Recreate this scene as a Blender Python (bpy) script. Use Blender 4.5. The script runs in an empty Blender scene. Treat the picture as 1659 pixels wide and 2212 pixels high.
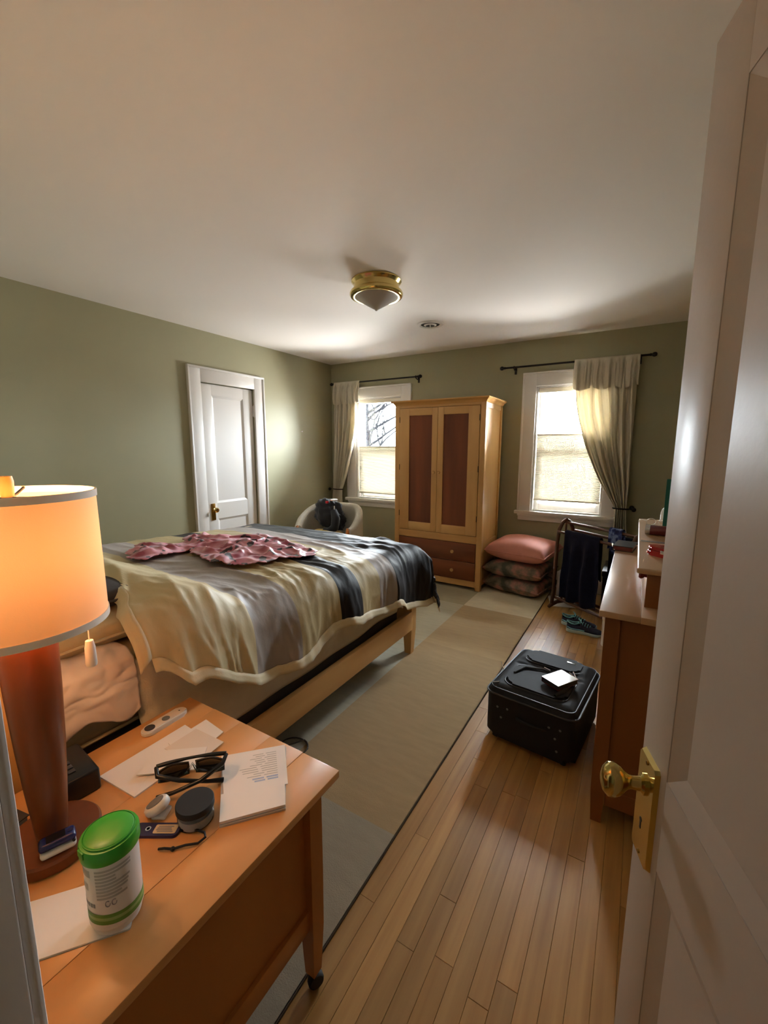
import bpy, bmesh, math, random
from mathutils import Vector, Matrix, noise
random.seed(7)
S = bpy.context.scene
COL = S.collection
PI = math.pi
sin, cos = math.sin, math.cos

def lin(c):
    return tuple((v/255/12.92 if v/255 <= .04045 else ((v/255+.055)/1.055)**2.4) for v in c)

# ------------------------------------------------------------------ camera
def make_camera():
    yaw, pitch, roll = .543446, .1521315, .00211
    cy, sy, cp, sp = cos(yaw), sin(yaw), cos(pitch), sin(pitch)
    f = Vector((-sy*cp, cy*cp, -sp)); r = Vector((cy, sy, 0)); u = r.cross(f)
    r2 = cos(roll)*r + sin(roll)*u; u2 = -sin(roll)*r + cos(roll)*u
    m = Matrix(((r2.x, u2.x, -f.x, 0), (r2.y, u2.y, -f.y, 0), (r2.z, u2.z, -f.z, 1.47), (0, 0, 0, 1)))
    cd = bpy.data.cameras.new('camera'); cd.sensor_fit = 'HORIZONTAL'; cd.sensor_width = 36
    cd.lens = 910.25/1659*36; cd.clip_start = .02; cd.clip_end = 300
    co = bpy.data.objects.new('camera', cd); co.matrix_world = m; COL.objects.link(co); S.camera = co
make_camera()

# ------------------------------------------------------------------ world, sun, exposure
SKY, SUN, LAMP, HALL_FILL = 90.0, 95.0, 4.2, 1.2
w = bpy.data.worlds.new('sky'); S.world = w; w.use_nodes = True
bg = w.node_tree.nodes['Background']; bg.inputs[1].default_value = SKY
wn = w.node_tree.nodes; wl = w.node_tree.links         # bright overcast-blue sky above the horizon, pale sunlit ground below it
wc = wn.new('ShaderNodeTexCoord'); wx = wn.new('ShaderNodeSeparateXYZ'); wr_ = wn.new('ShaderNodeValToRGB')
wm = wn.new('ShaderNodeMapRange'); wm.inputs['From Min'].default_value = -1
wl.new(wc.outputs['Generated'], wx.inputs[0]); wl.new(wx.outputs['Z'], wm.inputs[0]); wl.new(wm.outputs[0], wr_.inputs[0]); wl.new(wr_.outputs[0], bg.inputs[0])
we = wr_.color_ramp.elements; we[0].position = .485; we[0].color = (.46, .45, .44, 1); we[1].position = .515; we[1].color = (.88, .94, 1.0, 1)
sl = bpy.data.lights.new('sun', 'SUN'); sl.energy = SUN; sl.color = (1, .96, .89); sl.angle = .01
so = bpy.data.objects.new('sun', sl); COL.objects.link(so)
so.rotation_euler = Vector((-.60, .65, .50)).to_track_quat('Z', 'Y').to_euler()
for px, pw in ((-2.905, .70), (-.64, .70)):           # portals in the two window openings guide the sky light
    al = bpy.data.lights.new('window_portal', 'AREA'); al.shape = 'RECTANGLE'; al.size = pw; al.size_y = 1.30
    al.cycles.is_portal = True
    ao = bpy.data.objects.new('window_portal', al); COL.objects.link(ao)
    ao.location = (px, 4.80, 1.45); ao.rotation_euler = (PI/2, 0, PI) if False else (-PI/2, 0, 0)
vs = S.view_settings; vs.view_transform = 'Standard'; vs.look = 'None'; vs.gamma = 1; vs.use_curve_mapping = False
vs.exposure = 0.68
S.cycles.max_bounces = 8; S.cycles.diffuse_bounces = 5; S.cycles.glossy_bounces = 3; S.cycles.transparent_max_bounces = 10; S.cycles.adaptive_threshold = .08
S.cycles.sample_clamp_indirect = 40.0

# ------------------------------------------------------------------ materials
M = {}
def pm(name, col, rough=.6, metal=0, bump=0, bscale=60, var=0, vscale=4, stretch=(1, 1, 1), col2=None, sheen=0, coat=0, spec=.5, trans=0):
    m = bpy.data.materials.new(name); m.use_nodes = True; nt = m.node_tree; n = nt.nodes; l = nt.links
    p = n['Principled BSDF']; c = lin(col)
    p.inputs['Base Color'].default_value = (*c, 1); p.inputs['Roughness'].default_value = rough; p.inputs['Metallic'].default_value = metal
    p.inputs['Specular IOR Level'].default_value = spec
    if sheen: p.inputs['Sheen Weight'].default_value = sheen
    if coat: p.inputs['Coat Weight'].default_value = coat; p.inputs['Coat Roughness'].default_value = .15
    if bump or var or col2:
        tc = n.new('ShaderNodeTexCoord'); mp = n.new('ShaderNodeMapping'); mp.inputs['Scale'].default_value = stretch
        l.new(tc.outputs['Object'], mp.inputs[0])
        if var or col2:
            nz = n.new('ShaderNodeTexNoise'); nz.inputs['Scale'].default_value = vscale; nz.inputs['Detail'].default_value = 5
            l.new(mp.outputs[0], nz.inputs['Vector'])
            rp = n.new('ShaderNodeValToRGB'); l.new(nz.outputs['Fac'], rp.inputs[0])
            c2 = lin(col2) if col2 else tuple(v*(1-var) for v in c)
            rp.color_ramp.elements[0].position = .32; rp.color_ramp.elements[1].position = .68
            rp.color_ramp.elements[0].color = (*c2, 1); rp.color_ramp.elements[1].color = (*c, 1)
            l.new(rp.outputs[0], p.inputs['Base Color'])
        if bump:
            nb = n.new('ShaderNodeTexNoise'); nb.inputs['Scale'].default_value = bscale; nb.inputs['Detail'].default_value = 3
            l.new(mp.outputs[0], nb.inputs['Vector'])
            bp = n.new('ShaderNodeBump'); bp.inputs['Strength'].default_value = bump; bp.inputs['Distance'].default_value = .01
            l.new(nb.outputs['Fac'], bp.inputs['Height']); l.new(bp.outputs[0], p.inputs['Normal'])
    if trans:                                           # thin cloth or paper: part of the light passes through
        tr = n.new('ShaderNodeBsdfTranslucent'); tr.inputs[0].default_value = (*c, 1)
        mx = n.new('ShaderNodeMixShader'); mx.inputs[0].default_value = trans
        l.new(p.outputs[0], mx.inputs[1]); l.new(tr.outputs[0], mx.inputs[2]); l.new(mx.outputs[0], n['Material Output'].inputs[0])
    M[name] = m; return m

def wood(name, c1, c2, axis='z', rough=.42, sc=7, coat=0):
    st = {'x': (.12, 1, 1), 'y': (1, .12, 1), 'z': (1, 1, .12)}[axis]
    return pm(name, c1, rough, col2=c2, vscale=sc, stretch=st, bump=.03, bscale=30, coat=coat)

pm('wall', (167, 162, 131), .55, bump=.04, bscale=180, var=.05, vscale=1.5)
pm('ceiling', (240, 234, 229), .75, bump=.03, bscale=25, spec=.2)
pm('white_paint', (226, 222, 218), .38, bump=.02, bscale=40)
pm('door_paint_shaded', (188, 174, 163), .35, bump=.03, bscale=60)  # white door paint darkened, the shade on the entry door is in the colour
pm('vent_white', (225, 222, 216), .3)
wood('maple', (216, 168, 104), (198, 146, 84), 'z')
wood('maple_y', (216, 168, 104), (198, 146, 84), 'y')
wood('maple_x', (216, 168, 104), (198, 146, 84), 'x')
wood('maple_matt', (216, 168, 104), (198, 146, 84), 'x', .85)
M['maple_matt'].node_tree.nodes['Principled BSDF'].inputs['Specular IOR Level'].default_value = .15
wood('cherry', (134, 68, 32), (100, 46, 20), 'z', .5)
wood('cherry_x', (134, 70, 36), (106, 52, 26), 'x', .38)
wood('honey', (224, 164, 102), (212, 148, 86), 'y', .33, 6, .2)
wood('honey_side', (190, 120, 55), (176, 106, 46), 'z', .4, 6)
wood('dresser_top', (206, 168, 130), (190, 150, 112), 'y', .28, 6, .3)
wood('dresser_side', (150, 90, 42), (132, 76, 34), 'z', .42, 6)
wood('lamp_wood', (128, 68, 34), (104, 52, 24), 'z', .32, 8)
wood('rack_wood', (96, 58, 34), (72, 42, 24), 'x', .35)
wood('dark_wood', (58, 38, 24), (44, 28, 18), 'x', .4)
pm('brass', (216, 192, 122), .16, 1, bump=.01, bscale=30)
pm('brass_old', (176, 136, 62), .28, 1, bump=.04, bscale=60, var=.3, vscale=30)
pm('iron', (38, 34, 32), .45, .6, bump=.03, bscale=90)
pm('frosted', (200, 192, 184), .35, trans=.3)
pm('curtain', (224, 215, 195), .8, bump=.08, bscale=250, trans=.22)
pm('blind', (244, 241, 233), .8, bump=.03, bscale=200, trans=.12)
pm('blind_rail', (232, 224, 206), .4)
pm('black_fabric', (22, 23, 30), .7, bump=.12, bscale=400, var=.25, vscale=60)
pm('black_piping', (46, 47, 56), .4)
pm('black_plastic', (16, 16, 18), .3)
pm('black_rubber', (22, 21, 22), .6)
pm('chrome', (220, 220, 224), .15, 1)
pm('navy', (24, 26, 48), .9, bump=.15, bscale=300, var=.3, vscale=30, spec=.2)
pm('jacket', (24, 25, 34), .7, bump=.15, bscale=200, var=.3, vscale=20, sheen=.2)
pm('boucle', (212, 204, 188), .9, bump=.5, bscale=220, var=.12, vscale=60)
pm('yellow_cloth', (214, 186, 120), .85, bump=.15, bscale=120, var=.15, vscale=20)
pm('pink_cushion', (208, 138, 122), .8, bump=.1, bscale=180, var=.08, vscale=12)
pm('sheet_pink', (240, 224, 216), .75, bump=.1, bscale=40, trans=.1)
pm('cream_cloth', (214, 196, 156), .6, bump=.08, bscale=180, sheen=.2)
pm('pillow_dark', (66, 58, 58), .75, bump=.1, bscale=180)
pm('mattress', (196, 182, 152), .8, bump=.1, bscale=120, var=.06, vscale=10)
pm('box_spring', (70, 62, 54), .8, bump=.1, bscale=120)  # foundation colour darkened to paint in the shadow gap behind the bed rail
pm('skirt', (218, 206, 182), .75, bump=.1, bscale=200, var=.06, vscale=8)
pm('paper', (236, 230, 226), .7, bump=.02, bscale=60)
pm('paper2', (226, 214, 204), .7, bump=.02, bscale=60)
pm('paper_edge', (202, 196, 190), .8, var=.25, vscale=300, stretch=(.02, .02, 1))
pm('print_grey', (150, 148, 150), .7)
pm('print_blue', (168, 184, 214), .7)
pm('green_lid', (52, 158, 42), .35)
pm('green_print', (104, 146, 62), .5)
pm('green_light', (150, 178, 108), .5)
pm('white_plastic', (226, 224, 220), .3)
pm('grey_print', (176, 174, 170), .5)
pm('grey_plastic', (120, 122, 126), .35)
pm('dark_grey', (60, 58, 62), .35)
pm('blue_plastic', (26, 36, 96), .25)
pm('blue_dark', (40, 38, 84), .4)
pm('tag_label', (214, 196, 160), .6)
pm('lens_dark', (34, 32, 32), .08, spec=.8)
pm('red_case', (176, 20, 30), .22, coat=.5)
pm('red_dark', (104, 26, 30), .3, coat=.3)
pm('teal', (24, 104, 92), .5)
pm('silver', (196, 200, 206), .25, .8)
pm('red_knob', (110, 22, 24), .3)
pm('shoe_navy', (38, 44, 70), .8, bump=.2, bscale=500, var=.3, vscale=80)
pm('shoe_aqua', (118, 188, 206), .5)
pm('shoe_sole', (176, 200, 208), .6)
pm('shoe_black', (22, 22, 26), .7)
pm('book_cover', (215, 219, 226), .12)
pm('ground', (196, 192, 184), .95, bump=.1, bscale=3, var=.2, vscale=.6)
pm('bark', (14, 14, 16), 1, spec=0)
pm('cable', (70, 66, 60), .5)
pm('bulb', (255, 235, 205), .3)
pm('shade_trim', (246, 238, 226), .8, trans=.12)
pm('lampshade', (240, 200, 156), .85, bump=.05, bscale=400, trans=.10)

def mat_glass(name, tint=(1, 1, 1), gloss=.08):
    m = bpy.data.materials.new(name); m.use_nodes = True; nt = m.node_tree; n = nt.nodes
    n.remove(n['Principled BSDF'])
    t = n.new('ShaderNodeBsdfTransparent'); t.inputs[0].default_value = (*tint, 1)
    g = n.new('ShaderNodeBsdfGlossy'); g.inputs['Roughness'].default_value = .03
    fr = n.new('ShaderNodeFresnel'); fr.inputs[0].default_value = 1.45
    mx = n.new('ShaderNodeMixShader'); nt.links.new(fr.outputs[0], mx.inputs[0])
    nt.links.new(t.outputs[0], mx.inputs[1]); nt.links.new(g.outputs[0], mx.inputs[2]); nt.links.new(mx.outputs[0], n['Material Output'].inputs[0])
    M[name] = m
mat_glass('glass', (.96, .98, .98)); mat_glass('clear_plastic', (.86, .88, .88)); mat_glass('lens_clear', (.8, .8, .8))

def mat_emit(name, col, st):
    m = bpy.data.materials.new(name); m.use_nodes = True; n = m.node_tree.nodes
    p = n['Principled BSDF']; p.inputs['Emission Color'].default_value = (*col, 1); p.inputs['Emission Strength'].default_value = st
    M[name] = m
mat_emit('bulb_lit', (1, .62, .28), 6)

def mat_planks():
    m = bpy.data.materials.new('floorboards'); m.use_nodes = True; nt = m.node_tree; n = nt.nodes; l = nt.links; p = n['Principled BSDF']
    oi = n.new('ShaderNodeObjectInfo'); tc = n.new('ShaderNodeTexCoord'); ad = n.new('ShaderNodeVectorMath'); ad.operation = 'ADD'
    sc = n.new('ShaderNodeVectorMath'); sc.operation = 'SCALE'; sc.inputs['Scale'].default_value = 37
    cmb = n.new('ShaderNodeCombineXYZ'); l.new(oi.outputs['Random'], cmb.inputs[0]); l.new(oi.outputs['Random'], cmb.inputs[1]); l.new(cmb.outputs[0], sc.inputs[0])
    l.new(tc.outputs['Object'], ad.inputs[0]); l.new(sc.outputs[0], ad.inputs[1])
    mp = n.new('ShaderNodeMapping'); mp.inputs['Scale'].default_value = (1, .05, 1); l.new(ad.outputs[0], mp.inputs[0])
    nz = n.new('ShaderNodeTexNoise'); nz.inputs['Scale'].default_value = 26; nz.inputs['Detail'].default_value = 6; l.new(mp.outputs[0], nz.inputs['Vector'])
    rp = n.new('ShaderNodeValToRGB'); rp.color_ramp.elements[0].color = (*lin((178, 127, 66)), 1); rp.color_ramp.elements[1].color = (*lin((208, 159, 94)), 1)
    rp.color_ramp.elements[0].position = .3; rp.color_ramp.elements[1].position = .7; l.new(nz.outputs['Fac'], rp.inputs[0])
    hs = n.new('ShaderNodeHueSaturation'); mr = n.new('ShaderNodeMapRange'); mr.inputs['To Min'].default_value = .80; mr.inputs['To Max'].default_value = 1.12
    l.new(oi.outputs['Random'], mr.inputs[0]); l.new(mr.outputs[0], hs.inputs['Value']); l.new(rp.outputs[0], hs.inputs['Color'])
    l.new(hs.outputs[0], p.inputs['Base Color']); p.inputs['Roughness'].default_value = .36; p.inputs['Coat Weight'].default_value = .25; p.inputs['Coat Roughness'].default_value = .3
    M['floorboards'] = m
mat_planks()

def nodes_bands(name, bands, rough, key='y', skew=0, wr=0, sheen=0, fine=0):
    """cloth woven in bands of colour across one axis of the object"""
    m = bpy.data.materials.new(name); m.use_nodes = True; nt = m.node_tree; n = nt.nodes; l = nt.links; p = n['Principled BSDF']
    tc = n.new('ShaderNodeTexCoord'); at = n.new('ShaderNodeAttribute'); at.attribute_name = 'band'
    rp = n.new('ShaderNodeValToRGB'); rp.color_ramp.interpolation = 'CONSTANT'
    els = rp.color_ramp.elements
    while len(els) < len(bands): els.new(.5)
    for e, (pos, c) in zip(els, bands): e.position = pos; e.color = (*lin(c), 1)
    l.new(at.outputs['Fac'], rp.inputs[0]); l.new(rp.outputs[0], p.inputs['Base Color'])
    p.inputs['Roughness'].default_value = rough; p.inputs['Specular IOR Level'].default_value = .32
    mp = n.new('ShaderNodeMapping'); mp.inputs['Scale'].default_value = (5, 8, 5); l.new(tc.outputs['Object'], mp.inputs[0])
    nz = n.new('ShaderNodeTexNoise'); nz.inputs['Scale'].default_value = 4; nz.inputs['Detail'].default_value = 4; l.new(mp.outputs[0], nz.inputs['Vector'])
    bp = n.new('ShaderNodeBump'); bp.inputs['Strength'].default_value = fine; bp.inputs['Distance'].default_value = .02
    l.new(nz.outputs['Fac'], bp.inputs['Height']); l.new(bp.outputs[0], p.inputs['Normal'])
    M[name] = m
CREAM, LAV, GOLD, BLK = (206, 189, 150), (166, 156, 150), (188, 169, 127), (34, 31, 33)
nodes_bands('duvet', [(0, CREAM), (.21, LAV), (.325, GOLD), (.475, BLK), (.555, GOLD), (.66, LAV), (.735, BLK)], .55, sheen=.15, fine=.10)

def mat_floral():
    m = bpy.data.materials.new('floral_pink'); m.use_nodes = True; nt = m.node_tree; n = nt.nodes; l = nt.links; p = n['Principled BSDF']
    tc = n.new('ShaderNodeTexCoord'); nz = n.new('ShaderNodeTexNoise'); nz.inputs['Scale'].default_value = 9; nz.inputs['Detail'].default_value = 2
    l.new(tc.outputs['Object'], nz.inputs['Vector'])
    rp = n.new('ShaderNodeValToRGB'); e = rp.color_ramp.elements; e[0].position = .40; e[1].position = .62
    e[0].color = (*lin((164, 64, 84)), 1); e[1].color = (*lin((224, 150, 164)), 1); l.new(nz.outputs['Fac'], rp.inputs[0])
    vo = n.new('ShaderNodeTexNoise'); vo.inputs['Scale'].default_value = 17; vo.inputs['Detail'].default_value = 1.5; l.new(tc.outputs['Object'], vo.inputs['Vector'])
    r2 = n.new('ShaderNodeValToRGB'); e = r2.color_ramp.elements; e[0].position = .60; e[0].color = (0, 0, 0, 1); e[1].position = .62; e[1].color = (1, 1, 1, 1)
    l.new(vo.outputs['Fac'], r2.inputs[0])
    mx = n.new('ShaderNodeMixRGB'); mx.inputs[2].default_value = (*lin((48, 30, 42)), 1); l.new(r2.outputs[0], mx.inputs[0]); l.new(rp.outputs[0], mx.inputs[1])
    l.new(mx.outputs[0], p.inputs['Base Color']); p.inputs['Roughness'].default_value = .38; p.inputs['Sheen Weight'].default_value = .3
    M['floral_pink'] = m
mat_floral()

def mat_patch(name, c1, c2, c3, sc, rough=.85):
    m = bpy.data.materials.new(name); m.use_nodes = True; nt = m.node_tree; n = nt.nodes; l = nt.links; p = n['Principled BSDF']
    tc = n.new('ShaderNodeTexCoord'); nz = n.new('ShaderNodeTexNoise'); nz.inputs['Scale'].default_value = sc; nz.inputs['Detail'].default_value = 3
    l.new(tc.outputs['Object'], nz.inputs['Vector'])
    rp = n.new('ShaderNodeValToRGB'); e = rp.color_ramp.elements; e.new(.5)
    for k, (po, c) in enumerate(((.36, c1), (.5, c2), (.62, c3))): e[k].position = po; e[k].color = (*lin(c), 1)
    l.new(nz.outputs['Fac'], rp.inputs[0]); l.new(rp.outputs[0], p.inputs['Base Color']); p.inputs['Roughness'].default_value = rough
    M[name] = m
mat_patch('floral_cushion', (72, 74, 60), (118, 104, 86), (176, 120, 104), 9)
mat_patch('navy_pattern', (26, 34, 80), (40, 56, 120), (120, 140, 190), 26)

def mat_rug():
    m = bpy.data.materials.new('rug'); m.use_nodes = True; nt = m.node_tree; n = nt.nodes; l = nt.links; p = n['Principled BSDF']
    at = n.new('ShaderNodeAttribute'); at.attribute_name = 'tone'; at.attribute_type = 'GEOMETRY'
    tc = n.new('ShaderNodeTexCoord'); mp = n.new('ShaderNodeMapping'); mp.inputs['Scale'].default_value = (2.5, 12, 1); l.new(tc.outputs['Object'], mp.inputs[0])
    nz = n.new('ShaderNodeTexNoise'); nz.inputs['Scale'].default_value = 3; nz.inputs['Detail'].default_value = 6; l.new(mp.outputs[0], nz.inputs['Vector'])
    mr = n.new('ShaderNodeMapRange'); mr.inputs['To Min'].default_value = .84; mr.inputs['To Max'].default_value = 1.12; l.new(nz.outputs['Fac'], mr.inputs[0])
    hs = n.new('ShaderNodeHueSaturation'); l.new(at.outputs['Color'], hs.inputs['Color']); l.new(mr.outputs[0], hs.inputs['Value'])
    l.new(hs.outputs[0], p.inputs['Base Color']); p.inputs['Roughness'].default_value = .95
    n2 = n.new('ShaderNodeTexNoise'); n2.inputs['Scale'].default_value = 260; l.new(tc.outputs['Object'], n2.inputs['Vector'])
    bp = n.new('ShaderNodeBump'); bp.inputs['Strength'].default_value = .35; bp.inputs['Distance'].default_value = .004
    l.new(n2.outputs['Fac'], bp.inputs['Height']); l.new(bp.outputs[0], p.inputs['Normal'])
    M['rug'] = m
mat_rug()

# ------------------------------------------------------------------ geometry helpers
def finish(name, bm, mat, parent=None, smooth=35, loc=None, rot=None):
    bmesh.ops.recalc_face_normals(bm, faces=bm.faces)
    me = bpy.data.meshes.new(name); bm.to_mesh(me); bm.free()
    if smooth:
        me.shade_smooth(); me.set_sharp_from_angle(angle=math.radians(smooth))
    me.materials.append(M[mat] if isinstance(mat, str) else mat)
    o = bpy.data.objects.new(name, me); COL.objects.link(o)
    if parent: o.parent = parent
    if loc: o.location = loc
    if rot: o.rotation_euler = rot
    return o

def B(): return bmesh.new()

def rbox(bm, lo, hi, bev=0, seg=2, mtx=None):
    c = [(a+b)/2 for a, b in zip(lo, hi)]; s = [abs(b-a) for a, b in zip(lo, hi)]
    m = Matrix.Translation(c) @ Matrix.Diagonal((*s, 1))
    r = bmesh.ops.create_cube(bm, size=1, matrix=m); vs_ = r['verts']
    if bev:
        es = list({e for v in vs_ for e in v.link_edges})
        r2 = bmesh.ops.bevel(bm, geom=es, offset=min(bev, min(s)*.49), segments=seg, affect='EDGES', profile=.5)
        vs_ = list({v for f in r2['faces'] for v in f.verts} | {v for v in vs_ if v.is_valid})
    if mtx is not None: bmesh.ops.transform(bm, matrix=mtx, verts=[v for v in vs_ if v.is_valid])
    return bm

def box(name, lo, hi, mat, parent=None, bev=.003, seg=2, **k):
    return finish(name, rbox(B(), lo, hi, bev, seg), mat, parent, **k)

def grid(bm, nu, nv, f, closeu=False):
    V = [[bm.verts.new(f(i/(nu if closeu else nu-1), j/(nv-1))) for j in range(nv)] for i in range(nu)]
    for i in range(nu if closeu else nu-1):
        for j in range(nv-1):
            a, b = V[i], V[(i+1) % nu]
            try: bm.faces.new((a[j], b[j], b[j+1], a[j+1]))
            except ValueError: pass
    return V

def lathe(bm, prof, seg=32, c=(0, 0, 0), cap=True, mtx=None):
    rings = []
    for r, z in prof:
        if r < 1e-5: rings.append([bm.verts.new((c[0], c[1], c[2]+z))])
        else: rings.append([bm.verts.new((c[0]+r*cos(2*PI*k/seg), c[1]+r*sin(2*PI*k/seg), c[2]+z)) for k in range(seg)])
    for a, b in zip(rings, rings[1:]):
        for k in range(seg):
            k2 = (k+1) % seg
            if len(a) == 1 and len(b) == 1: break
            if len(a) == 1: bm.faces.new((a[0], b[k], b[k2]))
            elif len(b) == 1: bm.faces.new((a[k], a[k2], b[0]))
            else: bm.faces.new((a[k], a[k2], b[k2], b[k]))
    if cap:
        for r in (rings[0], rings[-1]):
            if len(r) > 1: bm.faces.new(r)
    if mtx is not None: bmesh.ops.transform(bm, matrix=mtx, verts=[v for r in rings for v in r])
    return bm

def tube(bm, pts, r, seg=8, cap=True, closed=False):
    pts = [Vector(p) for p in pts]; n = len(pts)
    rs = r if isinstance(r, (list, tuple)) else [r]*n
    up = Vector((0, 0, 1)); rings = []; prev = None
    for i, p in enumerate(pts):
        t = (pts[(i+1) % n]-pts[i-1]) if closed else (pts[min(i+1, n-1)]-pts[max(i-1, 0)])
        t.normalize()
        if prev is None:
            a = up if abs(t.dot(up)) < .95 else Vector((1, 0, 0)); x = t.cross(a).normalized()
        else: x = (prev - t*prev.dot(t)).normalized()
        prev = x; y = t.cross(x)
        rings.append([bm.verts.new(p + (x*cos(2*PI*k/seg)+y*sin(2*PI*k/seg))*rs[i]) for k in range(seg)])
    m = n if closed else n-1
    for i in range(m):
        a, b = rings[i], rings[(i+1) % n]
        for k in range(seg): bm.faces.new((a[k], a[(k+1) % seg], b[(k+1) % seg], b[k]))
    if cap and not closed: bm.faces.new(rings[0]); bm.faces.new(rings[-1])
    return bm

def prism(bm, poly, z0, z1):
    lo = [bm.verts.new((x, y, z0)) for x, y in poly]; hi = [bm.verts.new((x, y, z1)) for x, y in poly]
    bm.faces.new(lo); bm.faces.new(hi); n = len(poly)
    for k in range(n): bm.faces.new((lo[k], lo[(k+1) % n], hi[(k+1) % n], hi[k]))
    return bm

def arc(cx, cy, r, a0, a1, n):
    return [(cx+r*cos(math.radians(a0+(a1-a0)*k/n)), cy+r*sin(math.radians(a0+(a1-a0)*k/n))) for k in range(n+1)]
def rrect(x0, x1, y0, y1, r, n=6):
    return arc(x1-r, y1-r, r, 0, 90, n)+arc(x0+r, y1-r, r, 90, 180, n)+arc(x0+r, y0+r, r, 180, 270, n)+arc(x1-r, y0+r, r, 270, 360, n)

def mod_solid(o, t, off=0):
    m = o.modifiers.new('thickness', 'SOLIDIFY'); m.thickness = t; m.offset = off; return o
def mod_sub(o, l=1):
    m = o.modifiers.new('smooth', 'SUBSURF'); m.levels = l; m.render_levels = l; return o

def thing(name, label, cat, loc=(0, 0, 0), rz=0, group=None):
    o = bpy.data.objects.new(name, None); COL.objects.link(o); o.empty_display_size = .1
    o.location = loc; o.rotation_euler = (0, 0, rz); o['label'] = label; o['category'] = cat
    if group: o['group'] = group
    return o
def tag(o, label, cat, group=None):
    o['label'] = label; o['category'] = cat
    if group: o['group'] = group
    return o
def struct(o, label=None):
    o['kind'] = 'structure'
    if label: o['label'] = label
    return o
def sroot(name, loc=(0, 0, 0), rz=0, label=None):
    o = bpy.data.objects.new(name, None); COL.objects.link(o); o.location = loc; o.rotation_euler = (0, 0, rz); return struct(o, label)
def N(x, y=0, z=0): return noise.noise(Vector((x, y, z)))
def sm(a, b, x):
    t = max(0, min(1, (x-a)/(b-a))); return t*t*(3-2*t)
def interp(tab, x):
    if x <= tab[0][0]: return tab[0][1]
    for (x0, y0), (x1, y1) in zip(tab, tab[1:]):
        if x <= x1: return y0+(y1-y0)*sm(0, 1, (x-x0)/(x1-x0))
    return tab[-1][1]

# ------------------------------------------------------------------ room
XL, XR, YN, YF, ZC = -3.65, .46, .13, 4.66, 2.56
def wall_with_holes(name, along, a0, a1, z0, z1, t0, t1, holes, mat):
    """a wall made of solid blocks around its openings; along = 'x' or 'y'"""
    bm = B()
    cuts = sorted({a0, a1} | {h[0] for h in holes} | {h[1] for h in holes})
    for p, q in zip(cuts, cuts[1:]):
        hs = [h for h in holes if h[0] <= p and h[1] >= q]; segs = [(z0, z1)]
        if hs: segs = [(z0, hs[0][2]), (hs[0][3], z1)]
        for u, v in segs:
            if v-u < 1e-4: continue
            if along == 'x': rbox(bm, (p, t0, u), (q, t1, v))
            else: rbox(bm, (t0, p, u), (t1, q, v))
    bmesh.ops.remove_doubles(bm, verts=bm.verts, dist=1e-5)
    return struct(finish(name, bm, mat, smooth=0))
W1 = (-3.244, -2.564, .80, 2.095)       # window openings x0 x1 z0 z1
W2 = (-.975, -.295, .80, 2.095)
wall_with_holes('wall_far', 'x', XL-.15, XR+.15, -.05, ZC+.05, YF, YF+.16, [W1, W2], 'wall')
wall_with_holes('wall_left', 'y', YN, YF, -.05, ZC+.05, XL-.15, XL, [(2.64, 3.295, -.05, 2.085)], 'wall')
wall_with_holes('wall_right', 'y', -2.0, YF, -.05, ZC+.05, XR, XR+.15, [], 'wall')
wall_with_holes('wall_near', 'x', XL-.15, XR, -.05, ZC+.05, -.03, YN, [(-.578, .315, -.05, 2.085)], 'wall')
wall_with_holes('wall_hall_left', 'y', -2.0, -.03, -.05, ZC+.05, -1.35, -1.2, [], 'wall')
wall_with_holes('wall_hall_back', 'x', -1.35, XR+.15, -.05, ZC+.05, -2.15, -2.0, [], 'wall')
struct(box('ceiling', (XL-.15, -2.15, ZC), (XR+.15, YF+.16, ZC+.1), 'ceiling', bev=0, smooth=0))
fl = struct(box('floor', (XL-.15, -2.15, -.06), (XR+.15, YF, -.012), 'floorboards', bev=0, smooth=0))
def planks():
    pw = .0573; x = -.800; lens = (.7, .95, 1.2, 1.5); meshes = {}
    for L in lens:
        bm = B(); e = .0008
        for v in ():
            pass
        lo = [(-pw/2+.0003, -L/2+.0004), (pw/2-.0003, -L/2+.0004), (pw/2-.0003, L/2-.0004), (-pw/2+.0003, L/2-.0004)]
        b0 = [bm.verts.new((a, b, -.012)) for a, b in lo]; b1 = [bm.verts.new((a, b, -e)) for a, b in lo]
        b2 = [bm.verts.new((a*(1-e*2/pw), b-(e if b > 0 else -e), 0)) for a, b in lo]
        for A_, C_ in ((b0, b1), (b1, b2)):
            for k in range(4): bm.faces.new((A_[k], A_[(k+1) % 4], C_[(k+1) % 4], C_[k]))
        bm.faces.new(b2)
        bmesh.ops.recalc_face_normals(bm, faces=bm.faces)
        me = bpy.data.meshes.new('plank'); bm.to_mesh(me); bm.free(); me.materials.append(M['floorboards']); meshes[L] = me
    rng = random.Random(3)
    while x < XR-.01:
        y = -.45 - rng.random()*.9
        while y < YF:
            L = rng.choice(lens)
            if y+L > YF+.1 and y+.7 > YF: break
            o = bpy.data.objects.new('plank', meshes[L]); o.location = (x+pw/2, y+L/2, rng.uniform(-.0003, .0003)); COL.objects.link(o); o.parent = fl
            y += L
        x += pw
planks()

# baseboards
struct(box('baseboard_far', (XL, YF-.016, 0), (XR, YF, .14), 'white_paint', bev=.005))
bm = B(); rbox(bm, (XL, YN, 0), (XL+.016, 2.515, .14), .005); rbox(bm, (XL, 3.425, 0), (XL+.016, YF-.016, .14), .005)
struct(finish('baseboard_left', bm, 'white_paint'))
struct(box('baseboard_right', (XR-.016, YN, 0), (XR, YF-.016, .14), 'white_paint', bev=.005))
bm = B(); rbox(bm, (XL+.016, YN, 0), (-.63, YN+.016, .14), .005)
struct(finish('baseboard_near', bm, 'white_paint'))

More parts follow.
